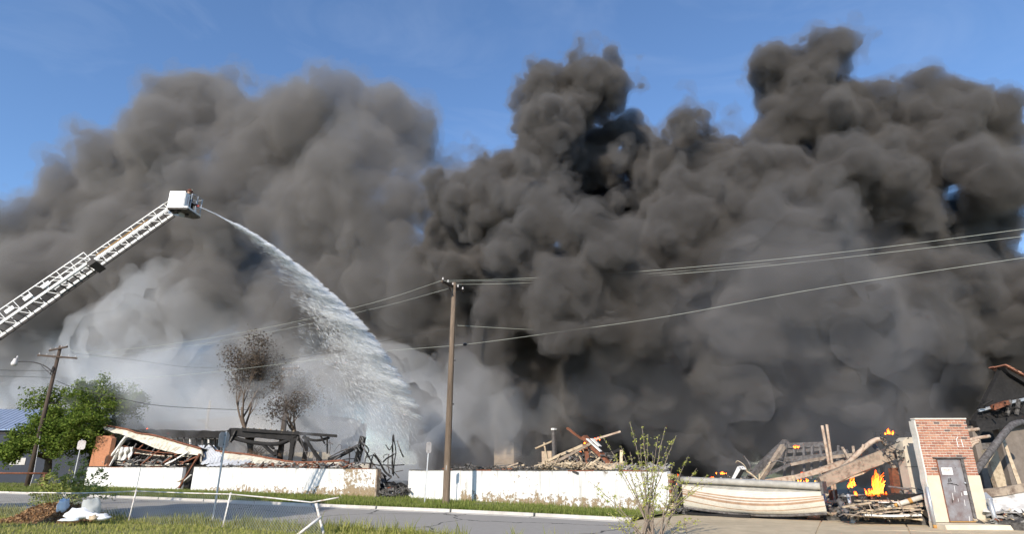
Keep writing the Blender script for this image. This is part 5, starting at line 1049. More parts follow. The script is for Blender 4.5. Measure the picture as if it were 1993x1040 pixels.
# ------------------------------------------------------------------ leaf pile and litter
M['dead_leaf'] = leaf_mat('dead_leaves', (.16, .08, .035), (.42, .27, .15), .15); rs = random.Random(41)
C0 = gnd(110, 1006); t = thing('leaf_pile', C0, 'heap of dry brown leaves against the fence', 'leaf pile')
def pile(u, v): p = gnd(lerp(25, 205, u), 1014) + Vector((0, (v - .5) * 2.4, 0)); p.z = -.02 + .55 * math.sin(math.pi * u) * math.sin(math.pi * v) * (1 + .5 * mnoise.noise(Vector((u * 5, v * 4, 1)))); return p
M['litter_soil'] = mat('leaf_litter_soil', (.17, .10, .055), .95, .4, 6, bump=.6); MB().grid(pile, 24, 12).build('heap', 'litter_soil', t, True)
lb = MB()
for k in range(3800): p = Vector(pile(rs.uniform(.02, .98), rs.uniform(.02, .98))); leaf(lb, p + Vector((0, 0, rs.uniform(0, .06))), .10, rs)
o = lb.build('dry_leaves', 'dead_leaf', t); o['kind'] = 'stuff'
M['plastic'] = mat('white_plastic_film', (.82, .83, .84), .35, .06, 3, bump=.2, spec=.5); M['plastic_clear'] = leaf_mat('cloudy_plastic', (.62, .64, .62), (.70, .72, .70), .55); M['blue_plastic'] = mat('pale_blue_plastic', (.72, .77, .82), .5, .1, 4, bump=.1)
def bag(px, py, Y, sx, sy, sz, m, label, seed, name='plastic_bag'):
    c = atY(px, py, Y); c.z = max(c.z, 0.0); mb = MB(); n, k_ = 20, 12
    for i in range(k_ + 1):
        for j in range(n):
            th = math.pi * i / k_; ph = 2 * math.pi * j / n; p = Vector((math.sin(th) * math.cos(ph), math.sin(th) * math.sin(ph), math.cos(th))); cr_ = 1 + .35 * mnoise.noise(p * 1.6 + Vector((seed, 0, 0))) + .18 * abs(mnoise.noise(p * 4.5 + Vector((0, seed, 0)))); mb.v.append(c + Vector((p.x * sx * cr_, p.y * sy * cr_, max(0, p.z * .55 + .45) * sz * cr_)))
    for i in range(k_):
        for j in range(n): mb.f.append((i * n + j, i * n + (j + 1) % n, (i + 1) * n + (j + 1) % n, (i + 1) * n + j))
    return tag(mb.build_at(name, m, True), label, 'litter')
bag(172, 1010, 23.9, .38, .28, .62, 'plastic_clear', 'upright cloudy plastic bag beside the leaf pile', 3); bag(152, 1012, 23.6, .48, .3, .34, 'plastic', 'crumpled white plastic sheet at the foot of the cloudy bag', 8, 'plastic_sheet'); bag(190, 1014, 23.5, .42, .22, .22, 'plastic', 'flattened white plastic bag right of the cloudy bag', 12)
bag(132, 1016, 23.2, .34, .2, .10, 'blue_plastic', 'flat pale blue-white carton lying in front of the leaf pile', 15, 'flat_carton'); bag(119, 1000, 24.6, .2, .16, .52, 'blue_plastic', 'pale blue wrapper on top of the leaf pile', 17, 'wrapper'); bag(181, 1014, 23.3, .16, .12, .16, 'tan_plank', 'tan stone lying against the white plastic', 22, 'stone')
p_ = gnd(1106, 1003); bag(1106, 1004, p_.y, .14, .1, .12, 'blue_plastic', 'small pale blue wrapper in the verge grass', 25, 'wrapper')

# tree added out of view, its crown flattened and placed to cast the road shadow
SHC = gnd(440, 992); kk = 17.0; q = SHC - Vector((LIGHT.x, LIGHT.y, 0)).normalized() * kk; hz = kk * math.tan(SUN_ELEV)
rs = random.Random(77); t = thing('shadow_caster_tree', (q.x, q.y, 0), 'added unseen dense tree that casts the shadow on the road', 'tree'); mb = MB(); lb = MB(); base = Vector((q.x, q.y, 0))
mb.tube([base - Vector((0, 0, .3)), base + Vector((0, 0, hz * .6)), base + Vector((0, 0, hz))], [.4, .32, .2], 8)
for k in range(26):
    f = k / 25; d = (kf[4] - kf[3]).normalized(); c = base + Vector((0, 0, hz)) + d * lerp(-3.6, 3.4, f) + Vector((rs.gauss(0, .3), rs.gauss(0, 1.1), rs.gauss(0, .15)))
    mb.tube([base + Vector((0, 0, hz * .6)), c], [.12, .03], 5)
    for j in range(620):
        v = Vector((rs.gauss(0, 1), rs.gauss(0, 1), rs.gauss(0, 1))).normalized() * rs.uniform(0, 1) ** .4 * 1.7; leaf(lb, c + Vector((v.x, v.y, v.z * .3)), .85, rs)
mb.build('trunk', 'bare_bark', t, True); lb.build('crown', 'leaf_green', t)

# ------------------------------------------------------------------ ladder truck: body out of view on the left, ladder and basket in view
LA, LB = atY(326, 404, 28.5), atY(0, 630, 27.2); AX = (LA - LB).normalized(); f_ = (LB.z - 3.3) / AX.z; LBASE = LB - AX * f_
HP = AX.cross(Vector((0, 0, 1))).normalized()
if HP.y < 0: HP = -HP            # points to the far side
UPN = HP.cross(AX).normalized()
if UPN.z < 0: UPN = -UPN
tk = thing('ladder_truck', Vector((LBASE.x, LBASE.y, 0)), 'white aerial ladder truck with raised ladder and rescue basket', 'fire truck')
def section(nm, p, q, width, h, step, off):
    root = MB(); 
    for side, k in ((-1, 0), (1, 1)):
        o_ = HP * (off + (width if k else 0.0)); a, b = p + o_, q + o_
        rail = MB().bar(a, b, .06, .11, UPN).build('side_rail', 'paint_white', tk)
        if k == 0: first = rail
        MB().bar(a + UPN * h, b + UPN * h, .042, .042, UPN).build('handrail', 'paint_white', rail)
        br = MB(); n = int((b - a).length / step)
        for i in range(n + 1):
            s0 = a.lerp(b, i / n); br.bar(s0, s0 + UPN * h, .026, .026, AX)
            if i < n: br.bar(s0 + UPN * .03, a.lerp(b, (i + .5) / n) + UPN * (h - .02), .025, .025, HP)
        o = br.build('lattice', 'paint_white', rail); o['kind'] = 'stuff'
    rg = MB(); n = int((q - p).length / .34)
    for i in range(n + 1):
        s0 = p.lerp(q, i / n) + HP * off; rg.tube([s0, s0 + HP * width], .022, 6)
    o = rg.build('rungs', 'steel_burnt', tk); o['kind'] = 'stuff'
    return first
cut = LA.lerp(LB, .50)
section('fly', LA, cut - AX * 2.0, .80, .34, .62, .12)
section('base', cut + AX * .15, LBASE, 1.0, .56, .70, .0)
lo_ = MB().bar(cut + HP * 1.0 - UPN * .12, LBASE + HP * 1.0 - UPN * .12, .08, .09, UPN).build('lower_chord', 'black_iron', tk)
MB().bar(LA + HP * .9 - UPN * .16, cut + HP * .9 - UPN * .14, .07, .05, UPN).build('cable_tray', 'black_iron', tk)
MB().bar(LA.lerp(cut, .25) + HP * .1 + UPN * .12, LA.lerp(cut, .9) + HP * .1 + UPN * .12, .03, .03, UPN).build('water_line', 'pipe_rust', tk)
MB().box(cut + HP * .5 - UPN * .12 + AX * .1, AX * .18, HP * .6, UPN * .12).build('section_collar', 'black_iron', tk)
for k in range(3): MB().box(LB.lerp(cut, .15 + .2 * k) + HP * -.07 + UPN * .25, AX * .2, HP * .03, UPN * .09).build('work_light', 'galv', tk)
# basket
ZF = 14.62
F1, F2, F3, F4, F5, F6 = (gnd(x, y, ZF) for x, y in ((326, 403), (356, 403), (365, 404), (390, 421.5), (377, 423.5), (338, 414)))
floor = MB().prism([F1, F2, F3, F4, F5, F6], (0, 0, -.10)).build('basket_floor', 'steel_burnt', tk)
for p, q in ((F1, F2), (F2, F3), (F3, F4), (F4, F5)): MB().bar(p + Vector((0, 0, .02)), q + Vector((0, 0, .02)), .06, .09).build('floor_rim', 'paint_white', floor)
for fx, fy in ((.2, .25), (.6, .2), (.35, .62), (.72, .6)): 
    c = F1.lerp(F2, fx).lerp(F6.lerp(F4, fx), fy) + Vector((0, 0, -.12)); MB().lathe([(.1, 0), (.1, -.04), (.06, -.05)], c, (0, 0, 1), 10).build('floor_light', 'rubber', floor)
def panel(a, b, h0, h1, m, nm='basket_panel', th=.04): 
    nn_ = (b - a).cross(Vector((0, 0, 1))).normalized() * th; return MB().prism([a + Vector((0, 0, h0)), b + Vector((0, 0, h0)), b + Vector((0, 0, h1)), a + Vector((0, 0, h1))], nn_).build(nm, m, tk)
fp_ = panel(F1, F2, .03, .88, 'paint_white'); panel(F2, F2.lerp(F4, .24), .03, .82, 'paint_white'); panel(F1.lerp(F6, .04), F1.lerp(F6, .9), .25, .86, 'paint_white')
F12 = F1.lerp(F2, .30); MB().box(F12 + Vector((0, -.045, .66)), ((F2 - F1).normalized() * .07), (0, .004, 0), (0, 0, .03)).build('emblem', 'red_paint', fp_)
MB().box(F2.lerp(F4, .14) + Vector((.035, -.01, .45)), (.012, .02, 0), (0, .004, 0), (0, 0, .2)).build('red_stripe', 'red_paint', fp_)
for p in (F2.lerp(F4, .36), F3.lerp(F4, .6), F4.lerp(F3, .06), F5, F6): MB().tube([p, p + Vector((0, 0, .95))], .025, 6).build('rail_post', 'galv', tk)
for h in (.5, .95): 
    for a, b in ((F2.lerp(F4, .36), F4), (F4, F5), (F5, F6)): MB().tube([a + Vector((0, 0, h)), b + Vector((0, 0, h))], .022, 6).build('guard_rail', 'galv', tk)
# pivot under the basket and ladder end
MB().bar(LA + HP * .5 - UPN * .05, F1.lerp(F4, .45) - Vector((0, 0, .2)), .3, .22).build('basket_pivot', 'galv', tk); MB().lathe([(.14, -.45), (.14, .45)], LA + HP * .5 + AX * .1, HP, 10).build('pivot_shaft', 'galv', tk)
MB().tube([LA + HP * .15 + UPN * .34, F1 + Vector((.05, .1, .5))], .03, 6).build('levelling_rod', 'paint_white', tk)
NOZ = atY(386, 401.5, F4.y - .5); mon = F4 + Vector((-.35, -.35, .55))
MB().tube([mon - Vector((0, 0, .5)), mon, mon.lerp(NOZ, .5) + Vector((0, 0, .06)), NOZ], [.07, .07, .06, .045], 8).build('water_monitor', 'black_iron', tk, True); MB().lathe([(.06, -.1), (.075, -.05), (.05, .06)], NOZ, NOZ - mon, 10).build('nozzle', 'red_paint', tk)
# body (parked out of view)
D1 = Vector((AX.x, AX.y, 0)).normalized(); D2 = Vector((-D1.y, D1.x, 0)); TB = Vector((LBASE.x, LBASE.y, 0))
fwd, side = D2, D1
def bx(c, l, w, z0, z1, m, nm, par=None): return MB().box(TB + fwd * c[0] + side * c[1] + Vector((0, 0, (z0 + z1) / 2)), fwd * l / 2, side * w / 2, Vector((0, 0, (z1 - z0) / 2))).build(nm, m, par or tk)
bx((-1.5, 0), 7.0, 2.5, .75, 2.3, 'red_paint', 'body'); bx((0, 0), 11.5, 1.0, .55, .75, 'black_iron', 'chassis')
cab = MB().prism([TB + fwd * 2.2 + side * -1.25 + Vector((0, 0, .7)), TB + fwd * 5.4 + side * -1.25 + Vector((0, 0, .7)), TB + fwd * 5.5 + side * -1.25 + Vector((0, 0, 1.8)), TB + fwd * 5.1 + side * -1.25 + Vector((0, 0, 2.9)), TB + fwd * 2.2 + side * -1.25 + Vector((0, 0, 2.9))], side * 2.5).build('cab', 'red_paint', tk)
for s in (-1.262, 1.262): 
    for c0 in (3.0, 4.4): bx((c0, s), .9, .02, 1.9, 2.7, 'glass', 'window', cab)
MB().lathe([(.95, 0), (.95, .5), (.8, .7), (.6, 1.0)], TB + Vector((0, 0, 2.3)), (0, 0, 1), 20).build('turntable', 'black_iron', tk)
for c0 in (-4.0, -2.7, 3.6):
    for s in (-1.15, 1.15):
        w = MB().lathe([(.3, -.16), (.5, -.16), (.53, -.08), (.53, .08), (.5, .16), (.3, .16)], TB + fwd * c0 + side * s + Vector((0, 0, .53)), side, 18).build('wheel', 'rubber', tk, True); MB().lathe([(.3, -.17), (.3, .17)], TB + fwd * c0 + side * s + Vector((0, 0, .53)), side, 14).build('rim', 'galv', w)
for s in (-1, 1): bx((-.9, s * 2.0), .2, 1.8, .5, .65, 'galv', 'outrigger'); bx((-.9, s * 2.9), .4, .4, -.02, .55, 'galv', 'outrigger_foot')

# ------------------------------------------------------------------ firefighter at the nozzle (one continuous skinned body)
def person(joints, edges, radii, root, parent, name, m):
    me = bpy.data.meshes.new('tmp'); me.from_pydata(joints, edges, []); ob = bpy.data.objects.new('tmp', me); COL.objects.link(ob)
    sk = ob.modifiers.new('s', 'SKIN'); sk.use_smooth_shade = True; ob.modifiers.new('ss', 'SUBSURF').levels = 2
    for k, v in enumerate(me.skin_vertices[0].data): v.radius = radii[k]; v.use_root = (k == root)
    dg = bpy.context.evaluated_depsgraph_get(); m2 = bpy.data.meshes.new_from_object(ob.evaluated_get(dg)); bpy.data.objects.remove(ob)
    m2.materials.clear(); m2.materials.append(M[m]); o = bpy.data.objects.new(name, m2); COL.objects.link(o); o.parent = parent; return o
HD = atY(369, 374, F2.lerp(F4, .3).y + .15); FT = Vector((HD.x - .12, HD.y + .1, ZF + .02)); hh = HD.z - ZF
t = thing('person', FT, 'firefighter in dark turnout coat and helmet aiming the basket nozzle', 'person')
M['turnout'] = mat('dark_turnout', (.045, .042, .05), .85, .3, 12, bump=.2); M['skin'] = mat('skin', (.45, .28, .2), .6, .1, 8, bump=0); M['helmet'] = mat('brown_helmet', (.16, .06, .035), .4, .2, 8, bump=0); M['reflect'] = mat('reflective_band', (.75, .78, .55), .4, .1, 10, bump=0)
H_ = HD - FT; pel = Vector((-.02, .02, .50 * hh)); ch = Vector((H_.x * .55, H_.y * .4, .76 * hh)); nk = Vector((H_.x * .85, H_.y * .8, .87 * hh)); gl = mon.lerp(NOZ, .35) - FT; gr = mon.lerp(NOZ, .1) - FT
J = [pel, Vector((H_.x * .3, 0, .62 * hh)), ch, nk, ch + Vector((-.05, -.19, .03)), ch.lerp(gl, .5) + Vector((-.02, -.1, -.12)), gl, ch + Vector((.05, .19, .03)), ch.lerp(gr, .5) + Vector((0, .1, -.12)), gr,
     pel + Vector((-.02, -.11, -.03)), Vector((.1, -.13, .26 * hh)), Vector((-.02, -.15, .05)), Vector((.14, -.16, .03)), pel + Vector((-.02, .11, -.03)), Vector((.06, .14, .26 * hh)), Vector((-.08, .15, .05)), Vector((.08, .16, .03))]
E_ = [(0, 1), (1, 2), (2, 3), (2, 4), (4, 5), (5, 6), (2, 7), (7, 8), (8, 9), (0, 10), (10, 11), (11, 12), (12, 13), (0, 14), (14, 15), (15, 16), (16, 17)]
R_ = [(.17, .14), (.16, .13), (.19, .14), (.07, .07), (.085, .085), (.065, .065), (.05, .05), (.085, .085), (.065, .065), (.05, .05), (.11, .11), (.085, .085), (.06, .06), (.05, .04), (.11, .11), (.085, .085), (.06, .06), (.05, .04)]
person(J, E_, R_, 0, t, 'body', 'turnout')
hc = HD; MB().lathe([(.03, -.14), (.07, -.12), (.095, -.05), (.10, .02), (.085, .08), (.03, .11)], hc, (.25, 0, 1), 12).build('head', 'skin', t, True)
MB().lathe([(.19, .015), (.185, .03), (.13, .045), (.125, .1), (.09, .15), (.03, .175)], hc + Vector((0, 0, .0)), (.3, .05, 1), 14).build('helmet', 'helmet', t, True); MB().bar(hc + Vector((.1, 0, .04)), hc + Vector((.13, 0, .13)), .08, .02).build('helmet_shield', 'reflect', t)
for gpt in (gl, gr):
    hb = MB(); g0 = FT + gpt
    hb.lathe([(.02, -.05), (.05, -.02), (.055, .03), (.03, .06)], g0, NOZ - mon, 8)
    for k in range(4): hb.tube([g0 + Vector((.03 * (k - 1.5), -.03, .03)), g0 + Vector((.03 * (k - 1.5), -.06, .01)), g0 + Vector((.03 * (k - 1.5), -.055, -.03 - .006 * (k == 1))), g0 + Vector((.03 * (k - 1.5), -.02, -.045))], .014, 5)
    hb.tube([g0 + Vector((-.04, .02, .02)), g0 + Vector((-.06, .0, -.01)), g0 + Vector((-.05, -.03, -.03))], .016, 5); hb.build('gloved_hand', 'rubber', t, True)
for f in (.3, .75): MB().lathe([(.205 - .02 * f, -.02), (.205 - .02 * f, .02)], FT + pel.lerp(ch, f), ch - pel, 14).build('reflective_band', 'reflect', t)

# ------------------------------------------------------------------ water jet: stream, breaking spray, mist
JP = [(386, 401.5), (420, 417), (455, 436), (490, 456), (525, 480), (560, 506), (595, 533), (630, 565), (660, 592), (690, 625), (718, 657), (740, 690), (765, 725), (785, 758), (805, 800), (822, 850)]
def jet(t_):
    f = t_ * (len(JP) - 1); i = min(int(f), len(JP) - 2); p = Vector(JP[i]).lerp(Vector(JP[i + 1]), f - i); return p, lerp(NOZ.y, 40.0, t_)
def jpt(t_, back=0.0, down=0.0, dy=0.0):
    p, Y = jet(t_); return atY(p.x - back, p.y + down, Y + dy)
M['water'] = leaf_mat('white_water', (.90, .92, .94), (.96, .97, .98), .5)
def clearer(m, f):      # droplets let part of the light straight through
    nt = m.node_tree; o = nt.nodes['Material Output']; src = o.inputs[0].links[0].from_socket; tr = nt.nodes.new('ShaderNodeBsdfTransparent'); mx = nt.nodes.new('ShaderNodeMixShader'); mx.inputs[0].default_value = f
    nt.links.new(src, mx.inputs[1]); nt.links.new(tr.outputs[0], mx.inputs[2]); nt.links.new(mx.outputs[0], o.inputs[0])
clearer(M['water'], .5)
t = thing('water_jet', NOZ, 'white arcing water jet sprayed from the basket onto the fire', 'water jet')
rs = random.Random(99)
def spread(t_): return 5 + 165 * max(0, t_ - .1) ** 1.25
class Drops:
    def __init__(self): self.mb = MB()
    def streak(self, p, d, L, w):
        d = d.normalized(); a = d.orthogonal().normalized() * w; b = d.cross(a).normalized() * w; m0 = p + d * L * .65; v, f = self.mb.v, self.mb.f; i = len(v)
        v += [p, m0 + a, m0 - a * .5 + b * .87, m0 - a * .5 - b * .87, p + d * L]; f += [(i, i + 1, i + 2), (i, i + 2, i + 3), (i, i + 3, i + 1), (i + 4, i + 2, i + 1), (i + 4, i + 3, i + 2), (i + 4, i + 1, i + 3)]
st = Drops()      # solid stream near the nozzle
for k in range(9000):
    c = rs.uniform(0, .36); w = .5 + 26 * c ** 1.9; p = jpt(c, rs.gauss(0, w * .35) + w * .5, rs.gauss(0, w * .45) + w * .3, rs.gauss(0, .04 + .3 * c)); st.streak(p, jpt(c + .02) - jpt(c), rs.uniform(.15, .5), rs.uniform(.008, .02))
o = st.mb.build('stream', 'water', t); o['kind'] = 'stuff'
MB().tube([jpt(.20 * k / 40, 0, 0) for k in range(41)], [.022 + .055 * k / 40 for k in range(41)], 8).rough(.012, 4, 6).build('stream_core', 'water', t, True)
pulses = []; tt = .13
while tt < .97: pulses.append((tt, rs.uniform(.35, 1.3) ** 1.3, rs.uniform(-.16, .2))); tt += (.004 + .016 * tt) * rs.uniform(.3, 2.0)
sp = Drops(); fine = Drops()
for c, amp, sl in pulses:
    w = spread(c) * amp; n_ = int((330 + 12 * w) * (1 if c < .6 else max(.12, 1 - (c - .6) * 2.6)))
    for k in range(n_):
        f = min(rs.expovariate(1.0) * .30, 1.2); back = f * w; th = .5 + w * (.010 + .040 * min(f, .6) + .012 * f)
        down = -back * (.33 + sl) + rs.gauss(0, th) + (rs.expovariate(1) * f * w * .2 if rs.random() < .25 else 0)
        p = jpt(min(max(c + rs.gauss(0, .0012), 0), 1), back + rs.gauss(0, .8) - 1, down, rs.gauss(0, .1 + .010 * w)); d = jpt(c, back - 14, down + 4.6) - jpt(c, back, down)
        (sp if f < .8 else fine).streak(p, d + Vector((rs.gauss(0, .04), rs.gauss(0, .04), rs.gauss(0, .05))), rs.uniform(.15, .55) * (.5 + c), rs.uniform(.005, .011) * (.8 + .5 * c) * (1 if f < .8 else .6))
for k in range(16000):      # continuous bright sheet just inside the arc
    c = rs.uniform(.1, .86); w = spread(c); f = abs(rs.gauss(0, .22)); p = jpt(c, f * w, -f * w * .2 + rs.gauss(0, .6 + .02 * w), rs.gauss(0, .1 + .008 * w)); sp.streak(p, jpt(c + .02, 0, 0) - jpt(c) + (jpt(c, -14, 4.6) - jpt(c)) * rs.uniform(.2, 1.5), rs.uniform(.12, .4), rs.uniform(.004, .010))
for k in range(4000):       # fine fall-out below the arc
    c = rs.uniform(.5, 1); w = spread(c); p = jpt(c, rs.uniform(0, .9) * w, rs.expovariate(1) * w * .30, rs.gauss(0, .5)); fine.streak(p, jpt(c, -5, 9) - jpt(c), rs.uniform(.1, .4), rs.uniform(.003, .008))
o = sp.mb.build('spray', 'water', t); o['kind'] = 'stuff'
o = fine.mb.build('fine_drops', 'water', t); o['kind'] = 'stuff'

# ------------------------------------------------------------------ smoke: closed billowing shells filled with even smoke (nested: thin outer veil, dense core)
class NB:
    """tiny helper to write field maths in a node tree"""
    def __init__(self, nt): self.nt = nt
    def n(self, t, **kw):
        nd = self.nt.nodes.new(t)
        for k, v in kw.items(): setattr(nd, k, v)
        return nd
    def put(self, sock, v):
        if isinstance(v, bpy.types.NodeSocket): self.nt.links.new(v, sock)
        else: sock.default_value = v
    def m(self, op, a, b=None, c=None, clamp=False):
        nd = self.n('ShaderNodeMath', operation=op, use_clamp=clamp)
        self.put(nd.inputs[0], a)
        if b is not None: self.put(nd.inputs[1], b)
        if c is not None: self.put(nd.inputs[2], c)
        return nd.outputs[0]
    def v(self, op, a, b=None, scale=None):
        nd = self.n('ShaderNodeVectorMath', operation=op)
        self.put(nd.inputs[0], a)
        if b is not None: self.put(nd.inputs[1], b)
        if scale is not None: self.put(nd.inputs['Scale'], scale)
        return nd.outputs['Value'] if op in ('LENGTH', 'DISTANCE', 'DOT_PRODUCT') else nd.outputs['Vector']

SROT = math.radians(-40)
def to_local(p):
    c, s = math.cos(-SROT), math.sin(-SROT)
    return Vector((p.x * c - p.y * s, p.x * s + p.y * c, p.z))
def depthY(px):
    tab = [(-300, 92), (0, 78), (400, 64), (800, 52), (1200, 43), (1600, 37), (2100, 34)]
    for (a, ya), (b_, yb) in zip(tab, tab[1:]):
        if px <= b_: return ya + (yb - ya) * (px - a) / (b_ - a)
    return tab[-1][1]
def place_blobs(lst):
    out = []
    for px, py, r, dw in lst:
        Y = depthY(px) + dw
        p = atY(px, py, Y); d = ray(px, py)
        out.append((to_local(p), r * (p - CAM).length / d.length / FPX))
    return out

def make_cloud(name, lst, vox, shells, billows, warp, blend, label, zmin=0.2, pad=5.0, soft=False, fray=2.2):
    """shells: (offset m, material); billows: (scale, amplitude); warp: (scale, amount)"""
    bl = place_blobs(lst)
    lo = [min(c[k] - r for c, r in bl) - pad for k in range(3)]; hi = [max(c[k] + r for c, r in bl) + pad for k in range(3)]
    lo[2] = max(lo[2], zmin)
    ng = bpy.data.node_groups.new(name + '_field', 'GeometryNodeTree')
    ng.interface.new_socket('Geometry', in_out='OUTPUT', socket_type='NodeSocketGeometry')
    b = NB(ng)
    pos = b.n('GeometryNodeInputPosition').outputs[0]
    nz = b.n('ShaderNodeTexNoise'); b.put(nz.inputs['Vector'], pos)
    nz.inputs['Scale'].default_value = warp[0]; nz.inputs['Detail'].default_value = 2.0
    wp = b.v('ADD', pos, b.v('SCALE', b.v('SUBTRACT', nz.outputs['Color'], (0.5, 0.5, 0.5)), scale=warp[1]))
    sdf = None
    for c, r in bl:
        d = b.m('SUBTRACT', b.v('DISTANCE', wp, tuple(c)), r)
        sdf = d if sdf is None else b.m('SMOOTH_MIN', sdf, d, blend)
    nz2 = b.n('ShaderNodeTexNoise'); b.put(nz2.inputs['Vector'], pos)
    nz2.inputs['Scale'].default_value = 0.42; nz2.inputs['Detail'].default_value = 4.0; nz2.inputs['Roughness'].default_value = 0.6
    vp = b.v('ADD', pos, b.v('SCALE', b.v('SUBTRACT', nz2.outputs['Color'], (0.5, 0.5, 0.5)), scale=2.4))
    for scale, amp in billows:
        if soft:      # thin drifting smoke: rolling noise without creases
            t = b.n('ShaderNodeTexNoise'); b.put(t.inputs['Vector'], pos); t.inputs['Scale'].default_value = scale; t.inputs['Detail'].default_value = 1.5
            sdf = b.m('ADD', sdf, b.m('MULTIPLY_ADD', t.outputs['Fac'], amp * 2.6, -amp * 1.3)); continue
        t = b.n('ShaderNodeTexVoronoi', voronoi_dimensions='3D', feature='F1'); b.put(t.inputs['Vector'], vp)
        t.inputs['Scale'].default_value = scale
        d2 = b.m('MULTIPLY', t.outputs['Distance'], t.outputs['Distance'])
        sdf = b.m('ADD', sdf, b.m('MULTIPLY_ADD', d2, amp * 1.6, -amp * 0.48))
    fr_ = b.n('ShaderNodeTexNoise'); b.put(fr_.inputs['Vector'], vp); fr_.inputs['Scale'].default_value = 0.75; fr_.inputs['Detail'].default_value = 4.0; fr_.inputs['Roughness'].default_value = 0.62
    sdf = b.m('ADD', sdf, b.m('MULTIPLY_ADD', fr_.outputs['Fac'], fray, -fray * .5))      # torn, curling edges
    dens = b.m('MULTIPLY', sdf, -1.0)
    vc = b.n('GeometryNodeVolumeCube'); b.put(vc.inputs['Density'], dens)
    vc.inputs['Background'].default_value = -10.0
    vc.inputs['Min'].default_value = lo; vc.inputs['Max'].default_value = hi
    for k, ax in enumerate('XYZ'): vc.inputs['Resolution ' + ax].default_value = max(2, int((hi[k] - lo[k]) / vox))
    jn = b.n('GeometryNodeJoinGeometry')
    for off, mat in shells:
        vm = b.n('GeometryNodeVolumeToMesh'); vm.inputs['Threshold'].default_value = -off
        ss = b.n('GeometryNodeSetShadeSmooth'); sm = b.n('GeometryNodeSetMaterial'); sm.inputs['Material'].default_value = mat
        ng.links.new(vc.outputs[0], vm.inputs['Volume']); ng.links.new(vm.outputs[0], ss.inputs[0])
        ng.links.new(ss.outputs[0], sm.inputs['Geometry']); ng.links.new(sm.outputs[0], jn.inputs[0])
    go = b.n('NodeGroupOutput'); ng.links.new(jn.outputs[0], go.inputs[0])
    tmp = bpy.data.objects.new('tmp', bpy.data.meshes.new('tmp')); COL.objects.link(tmp)
    md = tmp.modifiers.new('field', 'NODES'); md.node_group = ng
    dg = bpy.context.evaluated_depsgraph_get()
    me = bpy.data.meshes.new_from_object(tmp.evaluated_get(dg), preserve_all_data_layers=True, depsgraph=dg)
    bpy.data.objects.remove(tmp); bpy.data.node_groups.remove(ng)
    me.name = name
    ob = bpy.data.objects.new(name, me); COL.objects.link(ob); ob.rotation_euler = (0, 0, SROT)
    ob['kind'] = 'stuff'; ob['label'] = label; ob['category'] = 'smoke'
    return ob

LEFT = [(350,205,62,6),(425,190,58,7),(500,215,58,8),(330,290,80,2),(235,335,72,4),(150,380,70,6),(90,445,74,4),(60,560,86,2),(665,210,58,3),(735,240,58,4),(570,235,56,7),
 (610,275,76,5),(790,265,60,6),(840,290,40,6),(545,320,90,6),(430,390,95,1),(250,460,105,2),(140,560,100,2),(600,420,105,3),(840,390,70,5),(880,450,70,6),(500,270,70,8),
 (760,400,90,1),(700,320,76,0),(430,560,110,6),(640,560,110,4),(800,520,95,3),(300,590,90,6),(40,670,85,8),(540,660,100,9),(720,670,100,8),(850,600,70,6),(20,480,60,8),(190,410,70,6),(350,480,100,4)]
LOW = [(440,690,90,24),(620,700,90,24),(760,700,90,22),(300,700,90,24),(30,760,90,22),(140,770,90,22),(260,770,90,20),(380,770,90,20),(500,780,90,20),(620,790,90,18),(740,800,90,18),(850,810,80,16),(60,840,60,20),(330,850,60,20),(560,850,60,20),(780,860,60,16),(200,640,80,20),(-80,760,100,24),(-60,650,80,24)]
